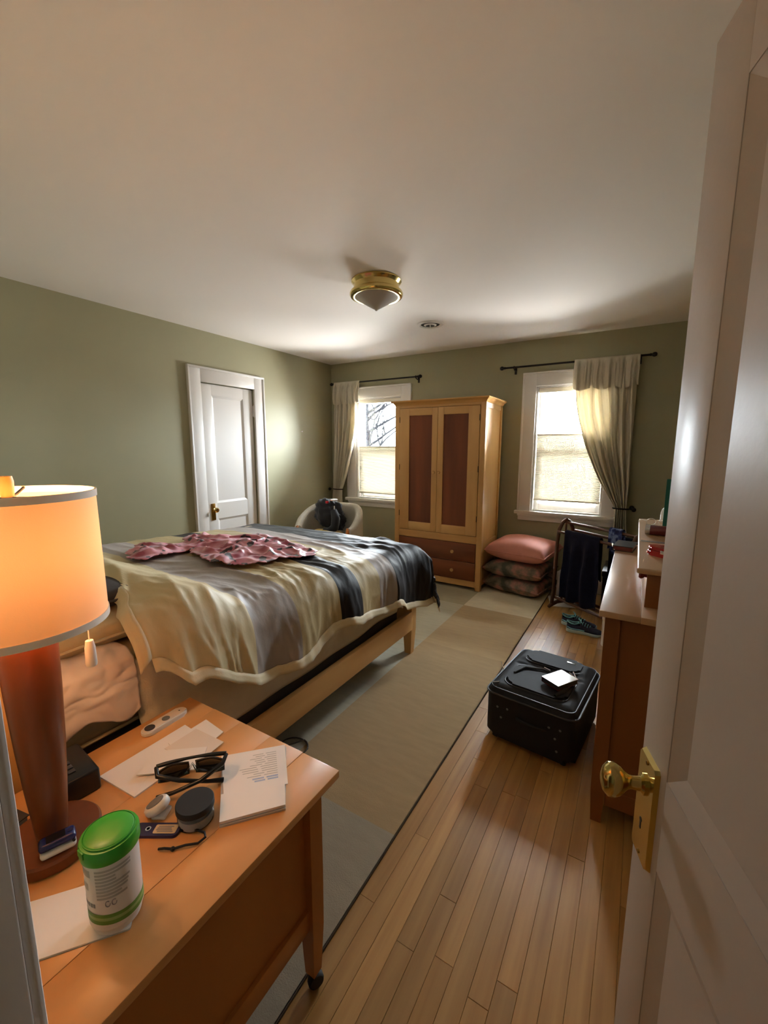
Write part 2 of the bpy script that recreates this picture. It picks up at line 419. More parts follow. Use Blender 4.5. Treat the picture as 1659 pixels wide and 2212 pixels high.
# windows --------------------------------------------------------------
def window(name, x0, x1, z0, z1, label):
    r = sroot(name, (0, YF, 0), 0, label)
    cw = .125
    bm = B(); rbox(bm, (x0-cw, -.022, z0), (x0, 0, z1+cw), .004); rbox(bm, (x0-cw-.012, -.03, z0), (x0-cw+.006, 0, z1+cw), .003)
    finish('casing', bm, 'white_paint', r)
    bm = B(); rbox(bm, (x1, -.022, z0), (x1+cw, 0, z1+cw), .004); rbox(bm, (x1+cw-.006, -.03, z0), (x1+cw+.012, 0, z1+cw), .003)
    finish('casing', bm, 'white_paint', r)
    bm = B(); rbox(bm, (x0, -.022, z1), (x1, 0, z1+cw), .004); rbox(bm, (x0-cw-.012, -.034, z1+cw-.006), (x1+cw+.012, 0, z1+cw+.014), .004)
    finish('head_casing', bm, 'white_paint', r)
    finish('stool', rbox(B(), (x0-cw-.035, -.055, z0-.035), (x1+cw+.035, .02, z0), .006), 'white_paint', r)
    bm = B(); rbox(bm, (x0-cw, -.022, z0-.105), (x1+cw, 0, z0-.035), .005); rbox(bm, (x0-cw-.006, -.03, z0-.06), (x1+cw+.006, 0, z0-.035), .005)
    finish('apron', bm, 'white_paint', r)
    bm = B(); d0, d1 = .0, .16
    rbox(bm, (x0-.005, d0, z0-.02), (x0+.018, d1, z1)); rbox(bm, (x1-.018, d0, z0-.02), (x1+.005, d1, z1))
    rbox(bm, (x0, d0, z1-.018), (x1, d1, z1+.005)); rbox(bm, (x0, .02, z0-.03), (x1, d1+.04, z0+.012))
    finish('jamb', bm, 'white_paint', r, smooth=0)
    zm = (z0+z1)/2-.02
    for nm, a, b, y0 in (('upper_sash', zm-.02, z1-.018, .105), ('lower_sash', z0+.012, zm+.02, .065)):
        bm = B(); s = .042; xa, xb = x0+.018, x1-.018
        rbox(bm, (xa, y0, a), (xa+s, y0+.035, b), .004); rbox(bm, (xb-s, y0, a), (xb, y0+.035, b), .004)
        rbox(bm, (xa+s, y0, a), (xb-s, y0+.035, a+(.065 if nm == 'lower_sash' else .036)), .004); rbox(bm, (xa+s, y0, b-.036), (xb-s, y0+.035, b), .004)
        so_ = finish(nm, bm, 'white_paint', r)
        box('pane', (xa+s-.006, y0+.016, a+.03), (xb-s+.006, y0+.02, b-.03), 'glass', so_, bev=0, smooth=0)
    bm = B(); zq = zm+.02                                # sash lock on the meeting rail
    rbox(bm, ((x0+x1)/2-.03, .07, zq), ((x0+x1)/2+.03, .095, zq+.012), .004); tube(bm, [((x0+x1)/2, .08, zq+.012), ((x0+x1)/2+.03, .06, zq+.02)], .005)
    finish('sash_lock', bm, 'brass_old', r)
    return r
window('window_1', *W1, 'white double-hung window near the corner, half hidden by the wardrobe')
window('window_2', *W2, 'white double-hung window right of the wardrobe')

def blind(x0, x1, zt, zb, zhead, label):
    t = thing('cellular_blind', label, 'blind', ((x0+x1)/2, YF+.035, zb), 0, 'cellular window blinds')
    hw = (x1-x0)/2
    box('head_rail', (-hw, -.025, zhead-.045-zb), (hw, .025, zhead-zb), 'blind_rail', t)
    n = int((zt-zb-.03)/.0105)
    bm = B()
    def cell(s):
        def f(i, j):
            z = .015+(zt-zb-.03)*j; ph = j*n
            return ((-hw+.004)+(2*hw-.008)*i, s*(.004+.008*abs((ph % 1)*2-1)), z)
        return f
    grid(bm, 2, n*2+1, cell(-1)); grid(bm, 2, n*2+1, cell(1))
    finish('pleated_cells', bm, 'blind', t, smooth=0)
    box('bottom_rail', (-hw, -.014, 0), (hw, .014, .016), 'blind_rail', t)
    box('top_rail', (-hw, -.014, zt-zb-.016), (hw, .014, zt-zb), 'blind_rail', t)
    for q in (-.22, .22): finish('lift_cord', tube(B(), [(q, 0, zt-zb), (q, 0, zhead-zb-.04)], .0009, 5), 'blind_rail', t)
blind(-3.222, -2.586, 1.485, .862, 2.075, 'cream cellular blind lowered halfway in the window beside the room corner')
blind(-.953, -.317, 1.612, .912, 2.075, 'cream cellular blind lowered halfway in the window right of the wardrobe')

def rod(x0, x1, brs, z, label):
    t = thing('curtain_rod', label, 'curtain rod', ((x0+x1)/2, YF-.085, z), 0, 'curtain rods')
    a, b = x0-(x0+x1)/2, x1-(x0+x1)/2
    finish('pole', tube(B(), [(a+.03, 0, 0), (b-.03, 0, 0)], .0095, 12), 'iron', t)
    for e, s in ((a, 1), (b, -1)):
        m = Matrix.Translation((e, 0, 0)) @ Matrix.Rotation(s*PI/2, 4, 'Y')
        finish('finial', lathe(B(), [(0, 0), (.013, .003), (.02, .014), (.021, .024), (.016, .036), (.009, .042), (.013, .048), (.013, .054), (.0095, .058), (.0095, .075)], 16, mtx=m), 'iron', t)
    for q in brs:
        q -= (x0+x1)/2
        bm = B(); tube(bm, [(q, 0, -.012), (q, .03, -.022), (q, .083, -.03)], .006, 8); rbox(bm, (q-.012, .077, -.06), (q+.012, .085, .005), .003)
        tube(bm, [(q, .012*cos(k), .012*sin(k)) for k in [i*2*PI/12 for i in range(12)]], .004, 6, closed=True)
        finish('bracket', bm, 'iron', t)
rod(-3.6, -2.254, [-3.47, -2.333], 2.29, 'dark iron curtain rod over the corner window')
rod(-1.342, .054, [-1.196, -.075], 2.29, 'dark iron curtain rod over the window right of the wardrobe')

def curtain(xa, xb, ztop, ztie, xt0, xt1, zbot, xb0, xb1, label, side):
    """panel gathered on the rod, pinched by a holdback at ztie, straight below"""
    t = thing('curtain', label, 'curtain', ((xa+xb)/2, YF-.085, zbot), 0, 'tie-back curtains')
    ox = (xa+xb)/2; H = ztop-zbot
    nf = 6
    def edges(z):
        if z > ztie:
            k = (ztop-z)/(ztop-ztie)
            e0 = xa+(xt0-xa)*(k**2.1 if side > 0 else k**1.15); e1 = xb+(xt1-xb)*(k**1.15 if side > 0 else k**2.1)
        else:
            k = (ztie-z)/(ztie-zbot); e0 = xt0+(xb0-xt0)*sm(0, 1, k); e1 = xt1+(xb1-xt1)*sm(0, 1, k)
        return e0, e1
    def f(i, j):
        z = ztop-H*j; e0, e1 = edges(z)
        pinch = math.exp(-((z-ztie)/.16)**2)
        am = .034*(1-.5*pinch)*sm(0, .15, j+.05)
        ph = i*nf*2*PI + .7*N(i*3, z*1.2, 3)*2
        y = am*sin(ph)+.010*sin(ph*2.3+z*2)+.012*N(i*5, z*2, 9)
        y = y - .01 - .0*pinch
        x = e0+(e1-e0)*i + .008*N(i*9, z*3, 1)
        return (x-ox, max(-.075, min(y, .045)) if z < ztop-.05 else -.004+.010*sin(ph), z-zbot)
    o = finish('drape', B_grid(90, 70, f), 'curtain', t, smooth=80); mod_solid(o, .0025)
    # rolled valance: the top folded over the rod to the front, with a gathered pouf hem
    vh = .25
    def g(i, j):
        ph = i*nf*1.0*2*PI
        zz = .014-(vh+.014)*j
        sc_ = -.030*abs(sin(i*3*PI+.3))*sm(.5, 1, j)
        puff = .030*sin(min(1, j*1.02)*PI)**.6*(.5+.5*sm(.3, .9, j))
        y = -.014-.012*j-puff-.018*sin(ph)*sm(0, .3, j)-.008*sin(ph*2.7+1)*sm(0, .3, j)
        z = ztop-zbot+.002+zz+sc_
        x = xa-.012+(xb-xa+.024)*i+.006*N(i*8, j*2, 5)
        return (x-ox, y, z)
    o = finish('valance', B_grid(80, 26, g), 'curtain', t, smooth=80); mod_solid(o, .003)
    bm = B()                                              # loop that goes round the rod
    def lp(i, j):
        a = -PI/2-PI*j*1.0
        return ((xa+(xb-xa)*i)-ox, .0135*sin(a)*1.0*-1+0.0 if False else -.0135*cos(PI*j), ztop-zbot+.0135*sin(PI*j)+.0)
    grid(bm, 40, 10, lp); o = finish('rod_pocket', bm, 'curtain', t, smooth=80)
    return t
def B_grid(nu, nv, f):
    bm = B(); grid(bm, nu, nv, f); return bm
curtain(-3.515, -3.135, 2.29, .91, -3.57, -3.42, .10, -3.60, -3.40, 'cream curtain tied back at the room corner beside the tub chair', -1)
curtain(-.605, -.085, 2.29, .90, -.175, -.075, .10, -.19, .005, 'cream curtain tied back over the window right of the wardrobe, lit from behind', 1)

def holdback(x, z, dx, label):
    t = thing('curtain_holdback', label, 'holdback', (x, YF, z), 0, 'curtain holdbacks')
    finish('wall_plate', lathe(B(), [(.022, 0), (.022, .004), (.012, .01)], 20, mtx=Matrix.Rotation(PI/2, 4, 'X')), 'iron', t)
    finish('arm', tube(B(), [(0, -.005, 0), (0, -.10, 0), (dx*.3, -.135, 0), (dx*.75, -.145, 0), (dx, -.12, 0), (dx*1.05, -.09, 0)], .006, 8), 'iron', t)
    finish('knob', lathe(B(), [(0, 0), (.012, .004), (.02, .014), (.02, .024), (.010, .034), (.008, .05)], 16, (0, 0, 0), mtx=Matrix.Translation((-dx*.12, -.16, 0)) @ Matrix.Rotation(-PI/2, 4, 'X')), 'iron', t)
holdback(-3.575, .91, .16, 'dark iron holdback gathering the corner curtain')
holdback(-.035, .90, -.15, 'dark iron holdback gathering the curtain above the garment rack')

# closet door ----------------------------------------------------------
def panel_door(r, w, h, t, stile, rails, mat, mold=.02):
    """slab in the local XZ plane (x 0..w, z 0..h, y 0..t) with recessed panels; rails = [(z0,z1)...] from the floor"""
    bm = B(); rbox(bm, (0, 0, 0), (stile, t, h), .002); rbox(bm, (w-stile, 0, 0), (w, t, h), .002)
    for a, b in rails: rbox(bm, (stile, 0, a), (w-stile, t, b))
    finish('frame', bm, mat, r, smooth=30)
    for (a0, a1), (b0, b1) in zip(rails, rails[1:]):
        bm = B(); x0, x1, z0, z1 = stile, w-stile, a1, b0
        y0, y1 = .012, t-.012
        rbox(bm, (x0+mold*.6, y0, z0+mold*.6), (x1-mold*.6, y1, z1-mold*.6))
        p = finish('panel', bm, mat, r, smooth=0)
        bm = B()
        for ya, yb in ((.0015, y0), (t-.0015, y1)):       # sloped moulding on both faces
            o_ = [bm.verts.new((x, ya, z)) for x, z in ((x0, z0), (x1, z0), (x1, z1), (x0, z1))]
            i_ = [bm.verts.new((x, yb, z)) for x, z in ((x0+mold, z0+mold), (x1-mold, z0+mold), (x1-mold, z1-mold), (x0+mold, z1-mold))]
            for k in range(4): bm.faces.new((o_[k], o_[(k+1) % 4], i_[(k+1) % 4], i_[k]))
        finish('moulding', bm, mat, r, smooth=0)

d1 = sroot('door_1', (XL, 2.65, 0), PI/2, 'white panelled closet door behind the bed')
# local x runs along world +y, local y runs along world -x
slab = bpy.data.objects.new('slab', None); COL.objects.link(slab); slab.parent = d1; slab.location = (0, .012, .008)
panel_door(slab, .635, 2.068, .035, .125, [(0, .20), (.735, .895), (1.965, 2.068)], 'white_paint', .022)
bm = B(); cw = .125
rbox(bm, (-.01-cw, -.022, 0), (-.01, 0, 2.085+cw), .004); rbox(bm, (-.022-cw, -.032, 0), (-.004-cw, 0, 2.085+cw), .003)
finish('casing', bm, 'white_paint', d1)
bm = B(); rbox(bm, (.645, -.022, 0), (.645+cw, 0, 2.085+cw), .004); rbox(bm, (.639+cw, -.032, 0), (.657+cw, 0, 2.085+cw), .003)
finish('casing', bm, 'white_paint', d1)
bm = B(); rbox(bm, (-.01, -.022, 2.085), (.645, 0, 2.085+cw), .004); rbox(bm, (-.022-cw, -.034, 2.079+cw), (.657+cw, 0, 2.10+cw), .004)
finish('head_casing', bm, 'white_paint', d1)
bm = B(); rbox(bm, (-.01, .047, 0), (.012, .15, 2.085)); rbox(bm, (.625, .047, 0), (.645, .15, 2.085)); rbox(bm, (-.01, .047, 2.065), (.645, .15, 2.085))
finish('stop', bm, 'white_paint', d1, smooth=0)
bm = B(); rbox(bm, (.045, .004, .735), (.092, .013, .905), .003)
finish('escutcheon', bm, 'brass_old', d1)
finish('knob', lathe(B(), [(.016, 0), (.016, .004), (.009, .008), (.009, .028), (.018, .034), (.026, .044), (.027, .052), (.02, .062), (0, .065)], 24, mtx=Matrix.Translation((.069, .006, .842)) @ Matrix.Rotation(PI/2, 4, 'X')), 'brass', d1)
for z in (.25, 1.80):
    bm = B(); tube(bm, [(.640, -.006, z), (.640, -.006, z+.11)], .008, 10); rbox(bm, (.622, .006, z), (.64, .013, z+.11), .001)
    lathe(bm, [(0, -.012), (.005, -.006), (.008, 0)], 10, (.640, -.006, z)); lathe(bm, [(.008, 0), (.005, .006), (0, .012)], 10, (.640, -.006, z+.11))
    finish('hinge', bm, 'white_paint', d1)

# entry door, open into the room ---------------------------------------
DZ = math.atan2(.949, -.316)                             # direction hinge -> free edge
hx, hy = .047+.316*.775, .87-.949*.775
d2 = sroot('door_2', (hx, hy, .006), DZ, 'white panelled entry door standing open at the right')
# local x from hinge to free edge; local +y is the face turned to the camera side (left of direction)
slab2 = bpy.data.objects.new('slab', None); COL.objects.link(slab2); slab2.parent = d2; slab2.location = (0, -.035, 0)
panel_door(slab2, .775, 2.055, .035, .102, [(0, .22), (.748, .918), (1.94, 2.055)], 'door_paint_shaded', .036)
bm = B(); ev = [(.698, .715), (.760, .715), (.765, .72), (.765, .912), (.76, .918), (.698, .918), (.693, .912), (.693, .72)]
lo = [bm.verts.new((x, 0, z)) for x, z in ev]; hi = [bm.verts.new((x-.003*(1 if x > .73 else -1), .008, z-.003*(1 if z > .8 else -1))) for x, z in ev]
bm.faces.new(lo); bm.faces.new(hi)
for k in range(8): bm.faces.new((lo[k], lo[(k+1) % 8], hi[(k+1) % 8], hi[k]))
esc = finish('escutcheon', bm, 'brass', d2)
bm = B(); lathe(bm, [(.0045, 0), (.0045, .001)], 12, mtx=Matrix.Translation((.732, .0075, .79)) @ Matrix.Rotation(-PI/2, 4, 'X')); rbox(bm, (.7297, .0075, .772), (.7343, .0085, .79), 0)
finish('keyhole', bm, 'black_plastic', esc, smooth=0)
bm = B()
for z in (.726, .907): lathe(bm, [(.004, 0), (.0035, .0015), (0, .002)], 10, mtx=Matrix.Translation((.729, .008, z)) @ Matrix.Rotation(-PI/2, 4, 'X'))
finish('screw', bm, 'brass_old', esc)
kp = [(.017, .008), (.017, .012), (.0115, .016), (.0105, .030), (.012, .036), (.017, .042), (.024, .050), (.0275, .060), (.0265, .069), (.019, .077), (.009, .0805), (0, .081)]
finish('knob', lathe(B(), kp, 32, mtx=Matrix.Translation((.732, 0, .862)) @ Matrix.Diagonal((.85, 1, 1.2, 1)) @ Matrix.Rotation(-PI/2, 4, 'X')), 'brass', d2)
for z in (.25, 1.02, 1.78):
    finish('hinge', tube(B(), [(-.006, .004, z), (-.006, .004, z+.1)], .007, 10), 'brass_old', d2)

# jamb and casing of the entry opening
bm = B()
rbox(bm, (-.582, -.03, 0), (-.559, YN, 2.085), .002); rbox(bm, (-.559, .035, 0), (-.548, .075, 2.075), .003); rbox(bm, (-.595, -.03, 2.068), (.315, YN, 2.088), .002)
rbox(bm, (.300, -.03, 0), (.318, YN, 2.085), .002)
struct(finish('trim_1', bm, 'white_paint'), 'white painted door jamb at the left edge of the picture')
bm = B(); cw = .11
rbox(bm, (-.572-cw*.3, YN, 0), (-.563, YN+.014, 2.085+cw), .005); rbox(bm, (.307, YN, 0), (XR-.018, YN+.02, 2.085+cw), .005); rbox(bm, (-.577, YN, 2.085), (.307, YN+.02, 2.085+cw), .005)
struct(finish('trim_2', bm, 'white_paint'))
bm = B(); rbox(bm, (-.58-cw, -.05, 0), (-.577, -.03, 2.085+cw), .005); rbox(bm, (.307, -.05, 0), (.307+cw, -.03, 2.085+cw), .005); rbox(bm, (-.577, -.05, 2.085), (.307, -.03, 2.085+cw), .005)
struct(finish('trim_3', bm, 'white_paint'))

# ceiling fittings ------------------------------------------------------
t = thing('ceiling_light', 'round brass flush ceiling light with a frosted glass cone', 'ceiling light', (-1.589, 2.527, ZC))
finish('brass_pan', lathe(B(), [(.155, 0), (.165, -.004), (.166, -.012), (.158, -.020), (.150, -.03), (.150, -.062), (.158, -.068), (.172, -.074), (.177, -.084), (.177, -.094), (.170, -.104), (.158, -.108), (.145, -.106), (.14, -.10)], 64, cap=False), 'brass', t)
finish('glass_cone', lathe(B(), [(.147, -.098), (.143, -.105), (.12, -.120), (.09, -.138), (.055, -.158), (.022, -.177), (.008, -.184), (0, -.185)], 64, cap=False), 'frosted', t)
finish('finial', lathe(B(), [(.009, -.178), (.010, -.184), (.006, -.190), (0, -.192)], 16, cap=False), 'frosted', t)

t = thing('ceiling_vent', 'round white air vent in the ceiling beyond the brass light', 'vent', (-1.71, 3.625, ZC))
finish('flange', lathe(B(), [(.118, 0), (.118, -.003), (.108, -.010), (.096, -.012), (.090, -.009), (.084, -.002)], 48, cap=False), 'vent_white', t)
finish('throat', lathe(B(), [(.088, -.002), (.0, -.001)], 32, cap=False), 'black_plastic', t)
for r_, z in ((.052, -.012),):
    finish('ring', lathe(B(), [(r_+.005, z+.006), (r_-.008, z-.004), (r_-.012, z-.002), (r_-.003, z+.008)], 40, cap=False), 'vent_white', t)
finish('hub', lathe(B(), [(0, -.002), (.006, -.004), (.006, -.03), (0, -.032)], 16), 'vent_white', t)

o = finish('wall_nail', lathe(B(), [(.004, 0), (.004, .012), (.008, .014), (.008, .017), (0, .018)], 10, mtx=Matrix.Rotation(PI/2, 4, 'Y')), 'white_plastic', loc=(XL, 4.044, 1.664))
tag(o, 'tiny white picture nail in the green wall left of the corner', 'nail')

# made-up hall lamp behind the viewer, added as fill for the near side
t = thing('hall_fill_lamp', 'added dome lamp on the unseen hall ceiling, fill for the doorway', 'ceiling light', (-.45, -1.15, ZC))
finish('base', lathe(B(), [(.13, 0), (.13, -.02), (.11, -.025)], 32, cap=False), 'brass', t)
finish('dome', lathe(B(), [(.11, -.02), (.105, -.05), (.08, -.08), (.04, -.095), (0, -.1)], 32, cap=False), 'frosted', t)
hl = bpy.data.lights.new('hall_fill_light', 'POINT'); hl.energy = HALL_FILL; hl.color = (1, .86, .72); hl.shadow_soft_size = .1
ho = bpy.data.objects.new('hall_fill_light', hl); COL.objects.link(ho); ho.location = (-.45, -1.15, ZC-.16)

# ------------------------------------------------------------------ rug
RZ = .010
rug = thing('area_rug', 'large pale area rug with beige and grey colour blocks under the bed', 'rug', (-2.0, 2.3, 0))
me_lo, me_hi = (-3.30, .30), (-.685, 4.60)
def rug_mesh():
    xs = [-3.30, -2.55, -1.90, -1.31, -.685]; ys = [.30, 1.22, 2.0, 2.75, 3.62, 4.60]
    G, T, P_, S_ = (168, 155, 134), (174, 148, 110), (214, 200, 168), (190, 182, 158)
    tone = {(3, 0): G, (3, 1): T, (3, 2): T, (3, 3): (184, 158, 118), (3, 4): P_, (2, 0): (140, 132, 116), (2, 1): (176, 170, 150), (2, 2): (178, 172, 152), (2, 3): (190, 180, 152), (2, 4): (172, 160, 128)}
    bm = B(); cl = bm.loops.layers.float_color.new('tone')
    rg = random.Random(5)
    for i in range(4):
        for j in range(5):
            c = tone.get((i, j), rg.choice([G, T, P_, S_])); cc = (*lin(c), 1)
            x0, x1, y0, y1 = xs[i], xs[i+1], ys[j], ys[j+1]
            if i == 3 and j == 0: pass
            nx, ny = 6, 10
            vv = [[bm.verts.new((x0+(x1-x0)*a/nx+2.0, y0+(y1-y0)*b/ny-2.3, RZ)) for b in range(ny+1)] for a in range(nx+1)]
            for a in range(nx):
                for b in range(ny):
                    f = bm.faces.new((vv[a][b], vv[a+1][b], vv[a+1][b+1], vv[a][b+1]))
                    for lp in f.loops: lp[cl] = cc
    bmesh.ops.remove_doubles(bm, verts=bm.verts, dist=1e-4)
    me = bpy.data.meshes.new('pile'); bm.to_mesh(me); bm.free(); me.materials.append(M['rug'])
    o = bpy.data.objects.new('pile', me); COL.objects.link(o); o.parent = rug
rug_mesh()
pm('rug_edge', (96, 84, 68), .95)
bm = B(); hx_, hy_ = .0, 0
for lo_, hi_ in (((-1.30, -2.0, 0), (-1.295, 2.3, RZ)), ((1.312, -2.0, 0), (1.317, 2.3, RZ)), ((-1.30, -2.004, 0), (1.317, -2.0, RZ)), ((-1.30, 2.3, 0), (1.317, 2.304, RZ))): rbox(bm, lo_, hi_)
finish('binding', bm, 'rug_edge', rug, smooth=0)
box('backing', (-1.298, -2.0, 0), (1.313, 2.3, RZ-.003), 'rug_edge', rug, bev=0, smooth=0)

# ------------------------------------------------------------------ wardrobe
def wardrobe():
    t = thing('wardrobe', 'tall maple wardrobe with dark cherry door panels and two drawers', 'wardrobe', (-1.80, 4.32, RZ))
    hw, y0, y1, H = .50, -.28, .28, 1.945
    p = .055
    for sx in (-1, 1):
        for a, b in ((y0, y0+p), (y1-p, y1)):
            x0, x1 = (hw-p, hw) if sx > 0 else (-hw, -hw+p)
            box('post', (x0, a, 0), (x1, b, H-.04), 'maple', t, .003)
        x0, x1 = (hw-.03, hw-.012) if sx > 0 else (-hw+.012, -hw+.03)
        s = box('side_panel', (x0, y0+p, .50), (x1, y1-p, H-.10), 'maple', t, 0)
        box('side_panel', (x0, y0+p, .10), (x1, y1-p, .40), 'maple', t, 0)
        for a, b in ((.05, .10), (.40, .50), (H-.10, H-.04)):
            xr = (hw-.04, hw-.003) if sx > 0 else (-hw+.003, -hw+.04)
            box('side_rail', (xr[0], y0+p, a), (xr[1], y1-p, b), 'maple_y', t, .002)
    box('back_panel', (-hw+p, y1-.02, .06), (hw-p, y1-.008, H-.05), 'maple', t, 0)
    box('top_rail', (-hw+p, y0+.003, H-.075), (hw-p, y0+.03, H-.04), 'maple_x', t, .002)
    box('middle_rail', (-hw+p, y0+.003, .492), (hw-p, y0+.03, .568), 'maple_x', t, .002)
    box('bottom_rail', (-hw+p, y0+.003, .035), (hw-p, y0+.03, .096), 'maple_x', t, .002)
    box('inner_floor', (-hw+p, y0+.03, .50), (hw-p, y1-.02, .52), 'maple_x', t, 0)
    bm = B()                                              # cornice that flares outwards
    pr = [(0, H-.045), (.004, H-.04), (.012, H-.025), (.03, H-.012), (.032, H), (-.05, H)]
    lo = None
    rings = []
    for o_, z in [(.0, H-.05), (.006, H-.04), (.014, H-.028), (.036, H-.012), (.036, H), ]:
        rings.append([bm.verts.new(v) for v in ((-hw-o_, y0-o_, z), (hw+o_, y0-o_, z), (hw+o_, y1+o_*.4, z), (-hw-o_, y1+o_*.4, z))])
    for a, b in zip(rings, rings[1:]):
        for k in range(4): bm.faces.new((a[k], a[(k+1) % 4], b[(k+1) % 4], b[k]))
    bm.faces.new(rings[0]); bm.faces.new(rings[-1])
    finish('cornice', bm, 'maple_matt', t, smooth=0)
    # doors
    for k, (x0, x1) in enumerate(((-hw+p+.003, -.0015), (.0015, hw-p-.003))):
        dr = bpy.data.objects.new('door', None); COL.objects.link(dr); dr.parent = t
        z0, z1 = .572, H-.079; s = .115
        sL = s if k == 0 else .062; sR = .062 if k == 0 else s
        box('stile', (x0, y0-.004, z0), (x0+sL, y0+.018, z1), 'maple', dr, .002)
        box('stile', (x1-sR, y0-.004, z0), (x1, y0+.018, z1), 'maple', dr, .002)
        box('rail', (x0+sL, y0-.004, z1-.075), (x1-sR, y0+.018, z1), 'maple_x', dr, .001)
        box('rail', (x0+sL, y0-.004, z0), (x1-sR, y0+.018, z0+.09), 'maple_x', dr, .001)
        xa, xb = x0+sL, x1-sR; n = 3; cuts = [xa, xa+(xb-xa)*(.30 if k == 0 else .22), xa+(xb-xa)*(.68 if k == 0 else .62), xb]
        for c0, c1 in zip(cuts, cuts[1:]):
            box('board', (c0, y0+.006, z0+.09), (c1, y0+.014, z1-.075), 'cherry', dr, 0)
        kx = (x1-.028) if k == 0 else (x0+.028)
        finish('knob', lathe(B(), [(.008, 0), (.008, .01), (.015, .016), (.017, .024), (.012, .030), (0, .032)], 20, mtx=Matrix.Translation((kx, y0-.004, 1.205)) @ Matrix.Rotation(PI/2, 4, 'X')), 'maple', dr)
        for hz in (.72, 1.22, 1.72):
            q = x0+.001 if k == 0 else x1-.001
            finish('hinge', tube(B(), [(q, y0-.006, hz), (q, y0-.006, hz+.06)], .0035, 8), 'iron', dr)
    for z0, z1 in ((.297, .488), (.100, .291)):
        d = bpy.data.objects.new('drawer', None); COL.objects.link(d); d.parent = t
        box('drawer_front', (-hw+p+.003, y0-.004, z0), (hw-p-.003, y0+.018, z1), 'cherry_x', d, .003)
        box('drawer_box', (-hw+p+.02, y0+.018, z0+.01), (hw-p-.02, y1-.06, z1-.02), 'maple_x', d, 0)
        for kx in (-.29, .20):
            finish('knob', lathe(B(), [(.008, 0), (.008, .010), (.017, .016), (.019, .024), (.013, .031), (0, .033)], 20, mtx=Matrix.Translation((kx, y0-.004, (z0+z1)/2)) @ Matrix.Rotation(PI/2, 4, 'X')), 'maple', d)
wardrobe()

# ------------------------------------------------------------------ bed
BX0, BX1, BY0, BY1 = -2.90, -1.285, .36, 2.575
def bed():
    t = thing('bed', 'low maple bed frame with tapered legs and a plain side rail', 'bed', (0, 0, RZ))
    for x0, x1 in ((BX1-.03, BX1), (BX0, BX0+.03)):
        box('side_rail', (x0, BY0, .185), (x1, BY1-.05, .322), 'maple_y', t, .004)
    box('foot_rail', (BX0+.05, BY1-.04, .185), (BX1-.05, BY1-.01, .322), 'maple_x', t, .004)
    for sx in (0, 1):
        x = BX1-.035 if sx else BX0+.035
        bm = B(); r0 = []; 
        for z, k in ((0, .024), (.18, .034), (.355, .034)):
            r0.append([bm.verts.new((x+a*k, BY1-.035+b*k, z)) for a, b in ((-1, -1), (1, -1), (1, 1), (-1, 1))])
        for a, b in zip(r0, r0[1:]):
            for k in range(4): bm.faces.new((a[k], a[(k+1) % 4], b[(k+1) % 4], b[k]))
        bm.faces.new(r0[0]); bm.faces.new(r0[-1])
        finish('leg', bm, 'maple', t, smooth=0)
        box('leg', (x-.035, BY0-.07, 0), (x+.035, BY0, 1.02), 'maple', t, .004)
    box('headboard', (BX0+.07, BY0-.05, .45), (BX1-.07, BY0-.02, .98), 'maple_x', t, .006)
    for x in (BX0+.06, BX1-.06): box('ledger', (x-.025, BY0+.02, .19), (x+.025, BY1-.06, .23), 'dark_wood', t, 0)
    for k in range(11):
        y = BY0+.1+k*.195
        box('slat', (BX0+.035, y-.04, .231), (BX1-.035, y+.04, .25), 'maple_x', t, .002)
bed()
SPZ = .262
def soft_box(name, lo, hi, bev, mat, parent=None, seg=5, amp=.006):
    bm = rbox(B(), lo, hi, bev, seg)
    o = finish(name, bm, mat, parent, smooth=60); return o
bs = thing('box_spring', 'box spring under the mattress, hidden by the hanging sheet', 'box spring', (0, 0, 0))
soft_box('foundation', (BX0+.10, .42, SPZ), (BX1-.07, 2.44, .57), .03, 'box_spring', bs)
def hanging_sheet():
    # taupe sheet falling from under the duvet down inside the rail, right side and foot
    path = [(-1.327, .655), (-1.327, 2.40), (-1.41, 2.475), (-2.75, 2.475)]
    L = [0]
    for a, b in zip(path, path[1:]): L.append(L[-1]+math.dist(a, b))
    def pt(s):
        for k in range(3):
            if s <= L[k+1] or k == 2:
                q = (s-L[k])/(L[k+1]-L[k]); a, b = path[k], path[k+1]
                tx, ty = (b[0]-a[0])/(L[k+1]-L[k]), (b[1]-a[1])/(L[k+1]-L[k])
                return a[0]+(b[0]-a[0])*q, a[1]+(b[1]-a[1])*q, ty, -tx
    def f(i, j):
        s = i*L[-1]; x, y, nx, ny = pt(s); m = sin(j*PI)
        off = .004+m*.034*(.5+.5*sin(s*15+2.4*N(s*2, j*1.5, 4)))**1.5*(.5+abs(N(s*2.3, 9)))*1.5+.022*m*N(s*6, j*4, 7)+.010*m*max(0, 1-abs(N(s*9+j*2, j*6, 17))*2.3)**2-.020*sm(.6, 1, j)
        zb = .362+.022*N(s*3, 5)
        return (x+nx*off, y+ny*off, .80+(zb-.80)*j)
    o = finish('flat_sheet', B_grid(260, 30, f), 'skirt', smooth=80); mod_solid(o, .003)
    tag(o, 'taupe flat sheet hanging below the duvet beside the bed rail', 'sheet')
hanging_sheet()
mt = thing('mattress', 'thick cream mattress under the striped duvet', 'mattress', (0, 0, 0))
soft_box('body', (BX0+.08, .42, .575), (BX1-.055, 2.45, .815), .05, 'mattress', mt)
bm = B()
for z in (.597, .793): tube(bm, [(x, y, z) for x, y in rrect(BX0+.077, BX1-.052, .417, 2.453, .05, 6)], .006, 6, closed=True)
finish('piping', bm, 'cream_cloth', mt)
